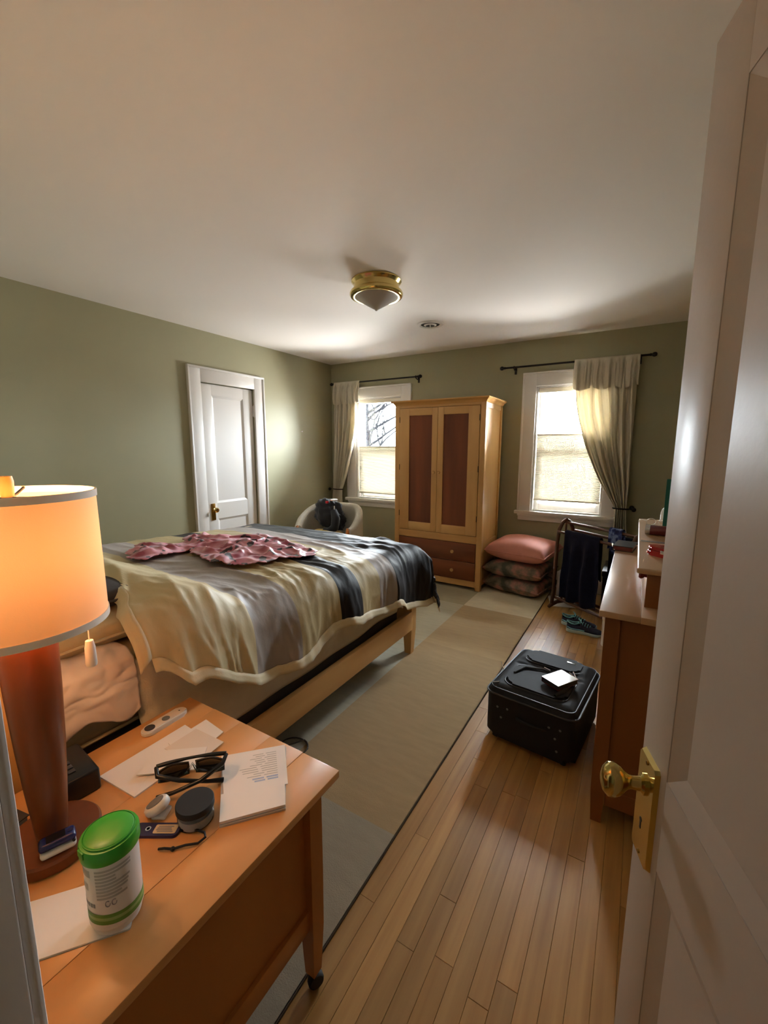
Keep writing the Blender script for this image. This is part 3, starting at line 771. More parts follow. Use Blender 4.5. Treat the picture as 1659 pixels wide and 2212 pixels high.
# crumpled pale pink sheet hanging from the head end of the mattress
def psheet():
    def f(i, j):
        y = .42+.235*i; s = j
        prof = [(0, -1.52, .835), (.30, -1.36, .838), (.42, -1.318, .815), (.6, -1.31, .765), (1, -1.302, .69)]
        for (a, xa, za), (b, xb, zb) in zip(prof, prof[1:]):
            if s <= b or b == 1:
                q = (s-a)/(b-a); x = xa+(xb-xa)*q; z = za+(zb-za)*q; break
        w_ = .012*(N(y*11, s*6, 2)+.5*N(y*24, s*8, 8))
        z -= sm(.75, 1, s)*(.05*N(y*9, 4)+.03)
        return (x+abs(w_)*sm(.3, .5, s)*1.2, y, z+abs(w_)*(1-sm(.3, .5, s))*1.3)
    o = finish('bed_sheet', B_grid(50, 44, f), 'sheet_pink', smooth=80); mod_solid(o, .004, 1)
    tag(o, 'crumpled pale pink sheet hanging at the head of the mattress', 'sheet')
psheet()
def pillow(name, label, cat, c, s, rz, mat, tilt=(0, 0), group=None, parent=None, n=26, pw=3.4, piping=None):
    bm = B()
    def f(sgn):
        def g(i, j):
            u, v = i*2-1, j*2-1
            prof = (max(0, 1-abs(u)**pw)*max(0, 1-abs(v)**pw))**.40
            pin = 1-.06*(abs(u*v))**2*0; k = 1-.05*(1-abs(u)**2)*(abs(v)**4)-.05*(1-abs(v)**2)*(abs(u)**4)
            z = sgn*prof*s[2]/2*(1+.10*N(u*2.2+c[0]*5, v*2.2, c[2]*9+sgn))
            return (u*s[0]/2*(1-.05*(1-u*u)*0)*(k if abs(u) > .99 else 1)*(1-.045*(1-v*v)*abs(u)**3), v*s[1]/2*(1-.045*(1-u*u)*abs(v)**3), z)
        return g
    grid(bm, n, n, f(1)); grid(bm, n, n, f(-1)); bmesh.ops.remove_doubles(bm, verts=bm.verts, dist=1e-4)
    if piping or parent:
        t = thing(name, label, cat, c, rz, group); o = finish('cover', bm, mat, t, smooth=80)
        t.rotation_euler = (tilt[0], tilt[1], rz)
        pts = []
        def edge(u, v): pts.append((u*s[0]/2*(1-.045*(1-v*v)*abs(u)**3), v*s[1]/2*(1-.045*(1-u*u)*abs(v)**3), 0))
        for k in range(20): edge(-1+k*.1, -1)
        for k in range(20): edge(1, -1+k*.1)
        for k in range(20): edge(1-k*.1, 1)
        for k in range(20): edge(-1, 1-k*.1)
        finish('piping', tube(B(), pts, .005, 6, closed=True), piping or mat, t)
        return t
    o = finish(name, bm, mat, smooth=80, loc=c, rot=(tilt[0], tilt[1], rz)); tag(o, label, cat, group); return o
pillow('pillow', 'cream bed pillow lying on the mattress behind the lamp', 'pillow', (-1.72, .60, .873), (.68, .46, .095), 0, 'cream_cloth', piping='cream_cloth')
pillow('pillow', 'dark grey bed pillow resting on the cream pillow', 'pillow', (-1.79, .59, .955), (.64, .44, .085), .04, 'pillow_dark', piping='pillow_dark')
pillow('pillow', 'cream bed pillow on the far side of the bed by the green wall', 'pillow', (-2.48, .60, .885), (.66, .46, .11), 0, 'cream_cloth', piping='cream_cloth')

# duvet
RX, RY = .13, .12
XE, YE = -1.372, 2.50
def top_z(x, y):
    z = .880-.055*sm(1.2, 2.5, y)-.018*((x+2.1)/.75)**2+.125*(1-sm(.80, 1.15, y))
    z += .012*N(x*1.7, y*1.7, 1)+.010*N(x*3.6, y*3.6, 5)
    return z
def bend(a, R):
    if a <= 0: return 0, 0
    if a < R*PI/2: return R*sin(a/R)-a, R*(1-cos(a/R))
    return R-a, R+(a-R*PI/2)
DROP = [(.60, .12), (.68, .15), (.78, .24), (.96, .29), (1.10, .30), (1.32, .315), (1.66, .24), (1.80, .255), (2.08, .295), (2.2, .28), (2.35, .36), (2.6, .40)]
def alen(y):
    d = interp(DROP, y)
    return RX*math.acos(1-d/RX) if d < RX else d+RX*(PI/2-1)
def band_of(x, y): return min(1, max(0, (y-.10*min(1.2, max(0, -1.40-x))-.62)/2.1))
def duvet_pt(a_frac, b_frac):
    # a_frac 0..1 left->right, b_frac 0..1 head->foot
    YL = 2.95
    y0 = .735-.07*sm(.80, .93, a_frac)
    v = y0+(YL-y0)*b_frac
    lx = -2.82
    u0 = lx-.30; u1 = XE+alen(min(v, 2.6))
    # more samples to the right hand side
    u = u0+(u1-u0)*a_frac
    # head edge curls and drops a little near the right corner
    ax = u-XE; by = v-YE; al = lx-u
    ex, dx = bend(ax, RX); ey, dy = bend(by, RY); el, dl = bend(al, .14)
    x = u+ex-el; y = v+ey
    drop = (dx**3+dy**3+dl**3)**(1/3)
    z = top_z(min(max(u, lx), XE), min(v, YE))-drop
    hang = sm(.02, .25, dx); fhang = sm(.02, .25, dy)
    # folds that run down the side
    ph = v*15+2.2*N(v*2.1, u*.8, 3)+ax*1.5
    fold = (.5+.5*sin(ph))**2*.042*(.5+.8*abs(N(v*1.9, 8)))
    big = .045*math.exp(-((v-.80)/.13)**2)+.03*math.exp(-((v-1.02)/.06)**2)
    x += hang*(fold*(1-.5*fhang)+big)
    y += fhang*(.5+.5*sin(u*13+2*N(u*2, 5)))**2*.05
    if ax > 0 and by > 0: x += .05*sm(0, .3, min(ax, by)); y += .04*sm(0, .3, min(ax, by))
    # wrinkles on top
    near = sm(-2.5, -1.5, u)
    wr = 0
    rid = 1-abs(N(u*1.9+.35*N(u*3, v*3, 2), v*6.5+.8*N(u*2, v*2, 6), 2))*2.6
    rid2 = 1-abs(N(u*6.0+.5*N(u*9, v*9, 1), v*8, 12))*2.4
    rid3 = max(0, 1-abs(N(u*2.6+.6*N(u*4, v*4, 3), v*17+1.2*N(u*3, v*3, 8), 15))*2.3)**2
    sh = sm(-1.75, -1.40, u)*(.35+.65*abs(N(v*2.4, u*1.5, 21))*2)
    x += .010*hang*rid3*sh
    z += .008*(1-hang)*rid3*sh
    wr = (.014*max(0, rid)**2+.005*max(0, rid2)**2)*(.3+.7*near)*(1-.6*hang)
    tuft = 0
    z += wr+tuft*(1-hang)
    # head edge thickness: roll down
    hd = sm(.10, 0, v-y0)
    z -= .022*hd*(1-hang)
    x += .018*hang*max(0, N(v*9, u*5))
    return x, y, z, band_of(u, v)
def duvet():
    t = thing('duvet', 'satin duvet striped in cream, taupe and black, spread over the bed', 'duvet', (0, 0, 0))
    nu, nv = 190, 230
    bm = B(); bl = bm.verts.layers.float.new('band')
    V = []
    for i in range(nu):
        row = []
        a = i/(nu-1); a = 1-(1-a)**1.25
        for j in range(nv):
            x, y, z, b = duvet_pt(a, j/(nv-1)); vt = bm.verts.new((x, y, z)); vt[bl] = b; row.append(vt)
        V.append(row)
    for i in range(nu-1):
        for j in range(nv-1): bm.faces.new((V[i][j], V[i+1][j], V[i+1][j+1], V[i][j+1]))
    e1 = [V[nu-1][j].co.copy() for j in range(0, nv, 2)]; e0 = [V[i][0].co.copy() for i in range(0, nu, 2)]; e2 = [V[i][nv-1].co.copy() for i in range(0, nu, 2)]
    o = finish('quilted_cover', bm, 'duvet', t, smooth=180); mod_solid(o, .012, -1)
    # flat cream flange stitched round the edge
    def flange(pts, w, dirn):
        P_ = [Vector(p) for p in pts]
        def f(i, j):
            k = min(len(P_)-1, int(i*(len(P_)-1)+.5)); p = P_[k]
            return p+dirn(k, p)*w*j
        return B_grid(len(P_), 4, f)
    fo = finish('hem_flange', flange(e1, .045, lambda k, p: Vector((.35+.25*N(p.y*12, 3), 0, -.9))), 'cream_cloth', t, smooth=80); mod_solid(fo, .004)
    fo = finish('hem_flange', flange(e0, .05, lambda k, p: Vector((.1*N(p.x*9), -.75, -.55+.5*N(p.x*11, 4)))), 'cream_cloth', t, smooth=80); mod_solid(fo, .004)
    fo = finish('hem_flange', flange(e2, .045, lambda k, p: Vector((.1, .3, -.9))), 'cream_cloth', t, smooth=80); mod_solid(fo, .004)
duvet()

# blouse thrown on the duvet
BL = [(-2.2, 1.107), (-2.442, 1.26), (-2.45, 1.386), (-2.342, 1.494), (-2.52, 1.644), (-2.56, 1.74), (-2.262, 1.804), (-2.202, 1.926), (-2.197, 1.982), (-2.003, 1.963), (-1.739, 1.895), (-1.593, 1.874), (-1.54, 1.791), (-1.552, 1.688), (-1.591, 1.554), (-1.589, 1.424), (-1.642, 1.299), (-1.758, 1.283), (-2.005, 1.353), (-2.15, 1.40), (-2.10, 1.262), (-2.10, 1.14)]
def inside(p, poly):
    x, y = p; r = False
    for (x1, y1), (x2, y2) in zip(poly, poly[1:]+poly[:1]):
        if (y1 > y) != (y2 > y) and x < (x2-x1)*(y-y1)/(y2-y1)+x1: r = not r
    return r
def dist_edge(p, poly):
    P_ = Vector(p); d = 9
    for a, b in zip(poly, poly[1:]+poly[:1]):
        a = Vector(a); b = Vector(b); q = max(0, min(1, (P_-a).dot(b-a)/(b-a).length_squared)); d = min(d, (P_-(a+(b-a)*q)).length)
    return d
def blouse():
    h = .011; bm = B(); vs_ = {}
    def g(i, j):
        if (i, j) in vs_: return vs_[i, j]
        x, y = -2.60+i*h, 1.06+j*h
        de = dist_edge((x, y), BL) if inside((x, y), BL) else 0
        r1 = 1-abs(N(x*5+.6*N(x*7, y*7, 1), y*7, 21))*2.4; r2 = 1-abs(N(x*12, y*14, 31))*2.3
        z = max(0, r1)**2*.026+max(0, r2)**2*.014+max(0, 1-abs(N(x*22, y*26, 41))*2.2)**2*.006
        z = .012+z*(.35+.65*sm(0, .07, de))
        vs_[i, j] = bm.verts.new((x+.02*N(x*14, y*14, 3), y+.02*N(x*14, y*14, 9), top_z(x, y)+.014+z)); return vs_[i, j]
    for i in range(100):
        for j in range(86):
            x, y = -2.60+(i+.5)*h, 1.06+(j+.5)*h
            if inside((x+.022*N(x*11, y*11, 2), y+.022*N(x*11, y*11, 7)), BL): bm.faces.new((g(i, j), g(i+1, j), g(i+1, j+1), g(i, j+1)))
    t = thing('floral_blouse', 'crumpled pink floral satin blouse thrown on the duvet', 'blouse', (0, 0, 0))
    o = finish('cloth', bm, 'floral_pink', t, smooth=180); mod_solid(o, .006, -1); mod_sub(o, 1)
    bm = B(); pts = [(x, y, top_z(x, y)+.075) for x, y in ((-2.05, 1.62), (-2.0, 1.70), (-1.93, 1.73), (-1.86, 1.71), (-1.84, 1.64))]
    tube(bm, pts, [.006, .012, .013, .012, .006], 8); finish('collar', bm, 'floral_pink', t, smooth=80)
blouse()

# ------------------------------------------------------------------ nightstand
def nightstand():
    t = thing('nightstand', 'honey maple nightstand on casters crowded with small things', 'nightstand', (-.94, .47, 0))
    x0, x1, y0, y1 = -.32, .32, -.315, .33; H = .62
    nb = 5; bw = (x1-x0)/nb
    for k in range(nb):                                   # glued boards of the top
        box('top_board', (x0+bw*k, y0, H-.022), (x0+bw*(k+1), y1, H), 'honey', t, .0004 if 0 < k < nb-1 else .003)
    lx = .045
    for sx in (-1, 1):
        for sy in (-1, 1):
            cx = sx*(.32-.012-lx/2); cyy = (y1-.062-lx/2) if sy > 0 else (y0+.02+lx/2)
            bm = B(); r0 = []
            for z, k in ((.055, .34), (.20, .48), (.35, .5), (H-.022, .5)):
                r0.append([bm.verts.new((cx+a*k*lx, cyy+b*k*lx, z)) for a, b in ((-1, -1), (1, -1), (1, 1), (-1, 1))])
            for a, b in zip(r0, r0[1:]):
                for k in range(4): bm.faces.new((a[k], a[(k+1) % 4], b[(k+1) % 4], b[k]))
            bm.faces.new(r0[0]); bm.faces.new(r0[-1])
            lg = finish('leg', bm, 'honey_side', t, smooth=0)
            zc = 0 if sx > 0 else RZ
            bm = B()
            lathe(bm, [(.011, -.011), (.019, -.011), (.022, -.006), (.022, .006), (.019, .011), (.011, .011)], 20, mtx=Matrix.Translation((cx+.003, cyy+.004, zc+.022)) @ Matrix.Rotation(PI/2, 4, 'Y') @ Matrix.Rotation(.5, 4, 'X'))
            tube(bm, [(cx, cyy, zc+.03), (cx, cyy, .06)], .006, 8)
            finish('caster', bm, 'black_rubber', lg)
    for sx in (-1, 1):
        xa, xb = (.272, .286) if sx > 0 else (-.286, -.272)
        box('side_panel', (xa, y0+.06, .26), (xb, y1-.10, H-.022), 'honey_side', t, 0)
        xa, xb = (.266, .296) if sx > 0 else (-.296, -.266)
        box('side_rail', (xa, y0+.06, .215), (xb, y1-.10, .275), 'honey_side', t, .002)
    box('back_panel', (-.27, y0+.03, .22), (.27, y0+.044, H-.022), 'honey_side', t, 0)
    box('bottom_panel', (-.27, y0+.044, .222), (.27, y1-.10, .236), 'honey_side', t, 0)
    yf = y1-.07
    for z0, z1 in ((.24, .41), (.415, .592)):
        d = bpy.data.objects.new('drawer', None); COL.objects.link(d); d.parent = t
        box('drawer_front', (-.258, yf-.022, z0), (.258, yf, z1), 'honey_side', d, .003)
        finish('knob', lathe(B(), [(.008, 0), (.008, .01), (.015, .016), (.017, .024), (.012, .03), (0, .032)], 18, mtx=Matrix.Translation((0, yf, (z0+z1)/2)) @ Matrix.Rotation(-PI/2, 4, 'X')), 'honey_side', d)
nightstand()
TZ = .62

# lamp ------------------------------------------------------------------
def lamp():
    t = thing('table_lamp', 'lit table lamp with tapered wooden post and cream drum shade', 'lamp', (-1.02, .31, TZ))
    finish('base', lathe(B(), [(0, 0), (.084, 0), (.088, .004), (.088, .024), (.084, .029), (.03, .031), (0, .031)], 56), 'lamp_wood', t)
    finish('post', lathe(B(), [(.026, .028), (.030, .06), (.036, .14), (.042, .24), (.047, .36), (.049, .45), (.049, .50), (.046, .505), (0, .505)], 48), 'lamp_wood', t)
    finish('socket', lathe(B(), [(.014, .505), (.016, .51), (.016, .55), (.012, .556)], 24), 'brass', t)
    finish('light_bulb', lathe(B(), [(.012, .552), (.014, .565), (.026, .585), (.031, .605), (.027, .628), (.014, .642), (0, .646)], 24), 'bulb_lit', t)
    zb, zt = .50, .765
    sh = bpy.data.objects.new('shade', None); COL.objects.link(sh); sh.parent = t
    finish('drum', lathe(B(), [(.1405, zb), (.1395, (zb+zt)/2), (.1385, zt)], 72, cap=False), 'lampshade', sh, smooth=80)
    bm = B(); lathe(bm, [(.1425, zb-.001), (.1425, zb+.013), (.1385, zb+.013), (.1385, zb-.001), (.1425, zb-.001)], 72, cap=False)
    finish('trim', bm, 'shade_trim', sh, smooth=50)
    bm = B(); lathe(bm, [(.1405, zt-.013), (.1405, zt+.001), (.1365, zt+.001), (.1365, zt-.013), (.1405, zt-.013)], 72, cap=False)
    finish('trim', bm, 'shade_trim', sh, smooth=50)
    bm = B()
    for k in range(3):
        a = .55+k*2*PI/3; tube(bm, [(.008*cos(a), .008*sin(a), zt-.012), (.07*cos(a), .07*sin(a), zt-.010), (.137*cos(a), .137*sin(a), zt-.003)], .0028, 8)
    lathe(bm, [(.013, zt-.016), (.013, zt-.010)], 16)
    finish('spider', bm, 'iron', sh)
    bm = B()
    for s in (-1, 1): tube(bm, [(s*.012, 0, .53), (s*.045, 0, .56), (s*.052, 0, .63), (s*.03, 0, .72), (0, 0, zt-.016)], .002, 8)
    finish('harp', bm, 'brass_old', t)
    finish('finial', lathe(B(), [(.010, zt-.010), (.011, zt), (.012, zt+.02), (.010, zt+.03), (0, zt+.031)], 20), 'maple', t)
    bm = B(); px, py = .076, .077
    tube(bm, [(.012, .012, .53), (px*.6, py*.6, .515), (px, py, .50), (px, py, .455)], .0012, 6)
    pc = finish('pull_cord', bm, 'shade_trim', t)
    finish('pull_knob', lathe(B(), [(0, .457), (.007, .455), (.0095, .44), (.0105, .405), (.0095, .40), (0, .399)], 16, (px, py, 0)), 'white_plastic', pc)
    L = bpy.data.lights.new('bulb_light', 'POINT'); L.energy = LAMP; L.color = (1, .58, .27); L.shadow_soft_size = .033
    lo = bpy.data.objects.new('bulb_light', L); COL.objects.link(lo); lo.parent = t; lo.location = (0, 0, .665)
lamp()

def strip(bm, r, a0, a1, z0, z1, n=24):
    V = [[bm.verts.new((r*cos(a0+(a1-a0)*k/n), r*sin(a0+(a1-a0)*k/n), f(k/n))) for k in range(n+1)] for f in (z0, z1)]
    for k in range(n): bm.faces.new((V[0][k], V[0][k+1], V[1][k+1], V[1][k]))
# paper pad under the canister
t = thing('paper_pad', 'white paper pad lying under the wipes canister', 'paper', (-.805, .285, TZ), math.atan2(.303-.209, -.683+.757))
q = rrect(-.125, .075, -.062, .055, .004, 3)
finish('bottom_sheet', prism(B(), q, 0, .002), 'paper_edge', t, smooth=0)
finish('top_sheet', prism(B(), [(x*.995, y*.99+.0005) for x, y in q], .0021, .003), 'paper', t, smooth=0)
PT = TZ+.0032
def canister():
    t = thing('wipes_canister', 'white wipes canister with green flip lid and green stripes', 'canister', (-.755, .308, PT))
    R = .0425
    finish('body', lathe(B(), [(0, 0), (.036, 0), (.0385, .003), (.0385, .010), (.041, .014), (R, .018), (R, .150), (.040, .153), (0, .153)], 56), 'white_plastic', t)
    lid = finish('lid', lathe(B(), [(R-.001, .146), (.0455, .146), (.0463, .149), (.0463, .168), (.0445, .172), (.0405, .1725), (.0395, .1745), (.037, .176), (.02, .1772), (0, .1775)], 56, cap=False), 'green_lid', t)
    bm = B(); lathe(bm, [(.0395, .1735), (.0405, .1742), (.0405, .1752), (.0395, .1755)], 48, cap=False)
    rbox(bm, (-.009, -.0475, .160), (.009, -.044, .172), .0015)
    finish('lid_tab', bm, 'green_lid', lid)
    a0, a1 = math.radians(-165), math.radians(75)
    wv = lambda c, h: (lambda q: c+h*sin(q*PI*2-.6))
    bm = B(); strip(bm, R+.0003, a0, a1, wv(.040, .004), wv(.047, .004), 40); strip(bm, R+.0003, a0, a1, wv(.026, .004), wv(.034, .004), 40)
    finish('label_stripe', bm, 'green_print', t)
    bm = B(); strip(bm, R+.0003, a0, a1, wv(.034, .004), wv(.040, .004), 40); finish('label_stripe', bm, 'green_light', t)
    bm = B(); rg = random.Random(2)
    for k in range(9):                                    # block of small print
        z = .132-k*.0066; e = math.radians(-42+rg.uniform(20, 58))
        strip(bm, R+.0003, math.radians(-62), e, lambda q, z=z: z, lambda q, z=z: z+.0042, 14)
    strip(bm, R+.0003, math.radians(-118), math.radians(-74), lambda q: .122, lambda q: .136, 8)
    strip(bm, R+.0003, math.radians(-112), math.radians(-84), lambda q: .094, lambda q: .108, 8)
    finish('label_print', bm, 'grey_print', t)
    bm = B()
    x = -122
    for wd in (10, 7, 9, 6, 8, 9, 7): strip(bm, R+.0003, math.radians(x), math.radians(x+wd-2), lambda q: .063, lambda q: .071, 4); x += wd
    for k in (-40, -27): 
        for j in range(9):
            aa = math.radians(k)+.085*cos(j*.6+.9); bb = math.radians(k)+.085*cos((j+1)*.6+.9); z = .070+.0055*sin(j*.6+.9); z2 = .070+.0055*sin((j+1)*.6+.9)
            p1 = Vector((R*1.008*cos(aa), R*1.008*sin(aa), z)); p2 = Vector((R*1.008*cos(bb), R*1.008*sin(bb), z2)); tube(bm, [p1, p2], .0008, 5)
    finish('label_lettering', bm, 'print_grey', t)
canister()

# pulse oximeter lying against the lamp base
def oximeter():
    t = thing('pulse_oximeter', 'small blue and white finger oximeter on the lamp base', 'oximeter', (-.960, .298, TZ+.0315), 1.25)
    finish('lower_shell', rbox(B(), (-.030, -.016, 0), (.030, .016, .015), .007, 4), 'white_plastic', t, smooth=60)
    finish('upper_shell', rbox(B(), (-.031, -.0165, .0165), (.031, .0165, .032), .008, 4), 'blue_plastic', t, smooth=60)
    finish('screen', rbox(B(), (-.018, -.010, .0318), (.014, .010, .0326), .0004, 1), 'black_plastic', t)
    finish('button', lathe(B(), [(.005, 0), (.005, .001), (0, .0012)], 14, (.022, 0, .0318)), 'blue_dark', t)
    finish('hinge', tube(B(), [(.026, -.015, .0158), (.026, .015, .0158)], .003, 8), 'black_plastic', t)
oximeter()

def flat(name, label, cat, pts, z, h, mat, group=None, extra=None):
    cx = sum(p[0] for p in pts)/len(pts); cy_ = sum(p[1] for p in pts)/len(pts)
    o = finish(name, prism(B(), [(x-cx, y-cy_) for x, y in pts], 0, h), mat, smooth=0, loc=(cx, cy_, z))
    tag(o, label, cat, group); return o
# white remote
def remote():
    a = math.atan2(.742-.603, -1.213+1.200)
    t = thing('remote_control', 'white pill-shaped remote with dark round buttons at the table edge', 'remote', (-1.200, .672, TZ), PI/2+.04)
    pl = arc(.052, 0, .0205, -90, 90, 12)+arc(-.052, 0, .0205, 90, 270, 12)
    bm = prism(B(), pl, 0, .014); 
    es = [e for e in bm.edges if abs(e.verts[0].co.z-e.verts[1].co.z) < 1e-6]; bmesh.ops.bevel(bm, geom=es, offset=.003, segments=3, affect='EDGES')
    finish('shell', bm, 'white_plastic', t, smooth=50)
    finish('face', prism(B(), arc(.052, 0, .0165, -90, 90, 12)+arc(-.052, 0, .0165, 90, 270, 12), .0138, .0146), 'paper2', t, smooth=0)
    finish('button', lathe(B(), [(.0145, .014), (.0145, .0165), (.012, .017), (0, .0165)], 24, (-.048, 0, 0)), 'dark_grey', t)
    finish('button', lathe(B(), [(.0115, .014), (.0115, .0158), (0, .0156)], 24, (.004, 0, 0)), 'grey_plastic', t)
    finish('button', lathe(B(), [(.0025, .014), (.0025, .0152), (0, .0154)], 10, (.050, 0, 0)), 'dark_grey', t)
remote()
# envelopes and cards
def env(name, label, p, z, h, mat, grp):
    t = thing(name, label, 'envelope', (sum(a for a, b in p)/4, sum(b for a, b in p)/4, z), 0, grp)
    q = [(x-t.location.x, y-t.location.y) for x, y in p]
    finish('body', prism(B(), q, 0, h), mat, t, smooth=0)
    m = ((q[0][0]+q[1][0]+q[2][0]+q[3][0])/4, (q[0][1]+q[1][1]+q[2][1]+q[3][1])/4)
    bm = B(); f = [bm.verts.new((*q[0], h)), bm.verts.new((*q[1], h)), bm.verts.new((m[0], m[1], h+.0006))]; bm.faces.new(f)
    o = finish('flap', bm, mat, t, smooth=0); mod_solid(o, .0005, 1)
g_ = 'loose mail on the nightstand'
env('envelope', 'long white envelope at the bottom of the mail on the nightstand', [(-1.137, .455), (-.993, .466), (-1.00, .690), (-1.136, .697)], TZ, .004, 'paper', g_)
env('envelope', 'white card poking out furthest from the mail pile', [(-1.10, .62), (-.985, .60), (-1.005, .735), (-1.10, .745)], TZ+.0052, .0012, 'paper', g_)
env('envelope', 'cream card fanned out under the top envelope', [(-1.085, .60), (-.955, .615), (-.965, .705), (-1.085, .70)], TZ+.007, .0012, 'paper2', g_)
env('envelope', 'small white envelope on top of the mail pile', [(-1.050, .503), (-.930, .600), (-.985, .665), (-1.085, .585)], TZ+.0095, .002, 'paper', g_)
# folded leaflets at the right
def leaflet():
    t = thing('folded_leaflet', 'thick folded white leaflet with faint print near the table corner', 'leaflet', (-.785, .655, TZ), 0)
    def P(l): return [(x+.785, y-.655) for x, y in l]
    finish('lower_fold', prism(B(), P([(-.653, .633), (-.800, .787), (-.92, .664), (-.746, .520)]), 0, .005), 'paper_edge', t, smooth=0)
    finish('upper_fold', prism(B(), P([(-.700, .690), (-.808, .790), (-.925, .666), (-.80, .575)]), .0052, .0062), 'paper', t, smooth=0)
    f2 = finish('front_fold', prism(B(), P([(-.655, .635), (-.705, .685), (-.81, .575), (-.748, .522)]), .0062, .013), 'paper', t, smooth=0)
    rg = random.Random(4)
    d1_, d2_ = Vector((-.117, -.124)).normalized(), Vector((.147, -.13)).normalized(); o0 = Vector((-.803, .778))
    for mat, lines in (('grey_print', range(1, 12, 1)), ('print_blue', (12, 13))):
        bm = B()
        for k in lines:
            s0 = o0+d2_*(.008*k); L = rg.uniform(.05, .10); a = s0+d1_*.02
            for q in range(2):
                u = a+d1_*(q*L*.55); e = u+d1_*(L*.45); n_ = d2_*(.0022 if mat == 'grey_print' else .005)
                f = [bm.verts.new((p.x+.785, p.y-.655, .0064)) for p in (u, e, e+n_, u+n_)]; bm.faces.new(f)
        finish('print', bm, mat, f2 if False else t, smooth=0)
leaflet()
# sunglasses folded
def sunglasses():
    t = thing('sunglasses', 'glossy dark wraparound sunglasses lying folded beside the mail', 'sunglasses', (-.905, .562, TZ), math.radians(48))
    t.scale = (1.25, 1.25, 1.15)
    for s in (-1, 1):
        def f(i, j):
            u = (i*2-1); v = (j*2-1); x = s*(.034+.028*u); k = (1-abs(v)**2.4*.9)
            return (x*1.0, .022-.30*(x/.1)**2*.1-.006*v*v+.0*k, .034+.020*v*(1-.35*max(0, u)**2)*(1-.25*max(0, -u)))
        o = finish('lens', B_grid(16, 12, f), 'lens_dark', t, smooth=80); mod_solid(o, .002)
    bm = B(); tube(bm, [(x, .024-.003*(x/.03)**2*.3, .052-.002*abs(x)*20) for x in (-.066, -.05, -.03, -.01, .01, .03, .05, .066)], [.004, .0045, .004, .003, .003, .004, .0045, .004], 8)
    finish('brow_bar', bm, 'black_plastic', t, smooth=80)
    for s in (-1, 1):
        finish('temple', tube(B(), [(s*.066, .018, .048), (s*.060, -.004, .045), (s*.02, -.016-.006*s, .030), (-s*.03, -.018-.006*s, .016), (-s*.06, -.014-.006*s, .008)], [.004, .005, .0045, .004, .0055], 8), 'black_plastic', t, smooth=80)
    finish('nose_pads', tube(B(), [(-.008, .014, .028), (0, .020, .040), (.008, .014, .028)], .003, 8), 'clear_plastic', t)
sunglasses()
def jar():
    t = thing('small_jar', 'small clear jar with a flat black lid between sunglasses and leaflet', 'jar', (-.812, .508, TZ), 0)
    t.scale = (1.36, 1.36, 1.0)
    finish('body', lathe(B(), [(0, .001), (.026, .001), (.029, .004), (.029, .036), (.026, .040)], 40, cap=False), 'clear_plastic', t)
    finish('contents', lathe(B(), [(0, .003), (.027, .003), (.027, .022), (0, .023)], 32), 'white_plastic', t)
    finish('lid', lathe(B(), [(.0295, .034), (.0305, .035), (.0305, .047), (.0295, .0485), (0, .0488)], 48), 'black_rubber', t)
jar()
def timer():
    t = thing('digital_timer', 'small white oval timer with a grey screen beside the black-lidded jar', 'timer', (-.900, .470, TZ), math.radians(30))
    t.scale = (1.25, 1.25, 1.25)
    m = Matrix.Translation((0, 0, .018)) @ Matrix.Rotation(-.5, 4, 'Y')
    finish('shell', lathe(B(), [(0, -.008), (.8, -.008), (.96, -.005), (1, 0), (.96, .005), (.85, .008), (0, .0085)], 32, mtx=m @ Matrix.Diagonal((.024, .020, 1, 1))), 'white_plastic', t, smooth=60)
    finish('screen', lathe(B(), [(1, .0082), (1, .0092), (0, .0095)], 28, mtx=m @ Matrix.Diagonal((.017, .0135, 1, 1))), 'grey_plastic', t)
    finish('stand', rbox(B(), (-.006, -.014, 0), (.020, .014, .008), .003), 'white_plastic', t)
timer()
def fob():
    a = math.atan2(.467-.419, -.81+.889)
    t = thing('key_fob', 'dark blue luggage-tag fob with cream label and black cord', 'key fob', (-.850, .447, TZ), a)
    pl = rrect(-.062, .042, -.0165, .0165, .012, 5)
    bm = prism(B(), pl, 0, .007)
    finish('paddle', bm, 'blue_dark', t, smooth=0)
    lb = finish('label', prism(B(), rrect(-.014, .036, -.011, .011, .003, 3), .007, .0078), 'tag_label', t, smooth=0)
    bm = B(); rg = random.Random(9)
    for k in range(4):
        y = .006-k*.0042; rbox(bm, (-.009+rg.uniform(0, .004), y-.0014, .0078), (.030-rg.uniform(0, .008), y+.0014, .0081))
    finish('print', bm, 'print_grey', lb, smooth=0)
    finish('eyelet', lathe(B(), [(.0035, .007), (.0035, .0085), (.006, .0085), (.006, .007)], 16, (-.028, 0, 0)), 'chrome', t)
    c, s = cos(-a), sin(-a)
    W = [(-.812, .470), (-.790, .485), (-.762, .494), (-.748, .486), (-.752, .470), (-.768, .452), (-.786, .434), (-.80, .424), (-.812, .418)]
    pts = [((x+.850)*c-(y-.447)*s, (x+.850)*s+(y-.447)*c, .004+.003*(k % 2)) for k, (x, y) in enumerate(W)]
    cd = finish('cord', tube(B(), pts, .0024, 8), 'black_fabric', t)
    k = pts[6]; finish('knot', lathe(B(), [(0, -.005), (.004, -.003), (.005, 0), (.004, .003), (0, .005)], 10, k), 'black_fabric', cd)
fob()
def clock_radio():
    t = thing('clock_radio', 'black clock radio at the bed side of the lamp post', 'clock radio', (-1.175, .405, TZ), -.10)
    bm = rbox(B(), (-.075, -.045, 0), (.075, .045, .058), .006, 3)
    finish('case', bm, 'black_plastic', t)
    finish('display', rbox(B(), (-.055, .0448, .014), (.03, .0458, .044), 0), 'lens_dark', t)
    bm = B()
    for k in range(5): rbox(bm, (-.05+k*.02, -.012, .058), (-.036+k*.02, .004, .061), .001)
    finish('buttons', bm, 'dark_grey', t)
clock_radio()
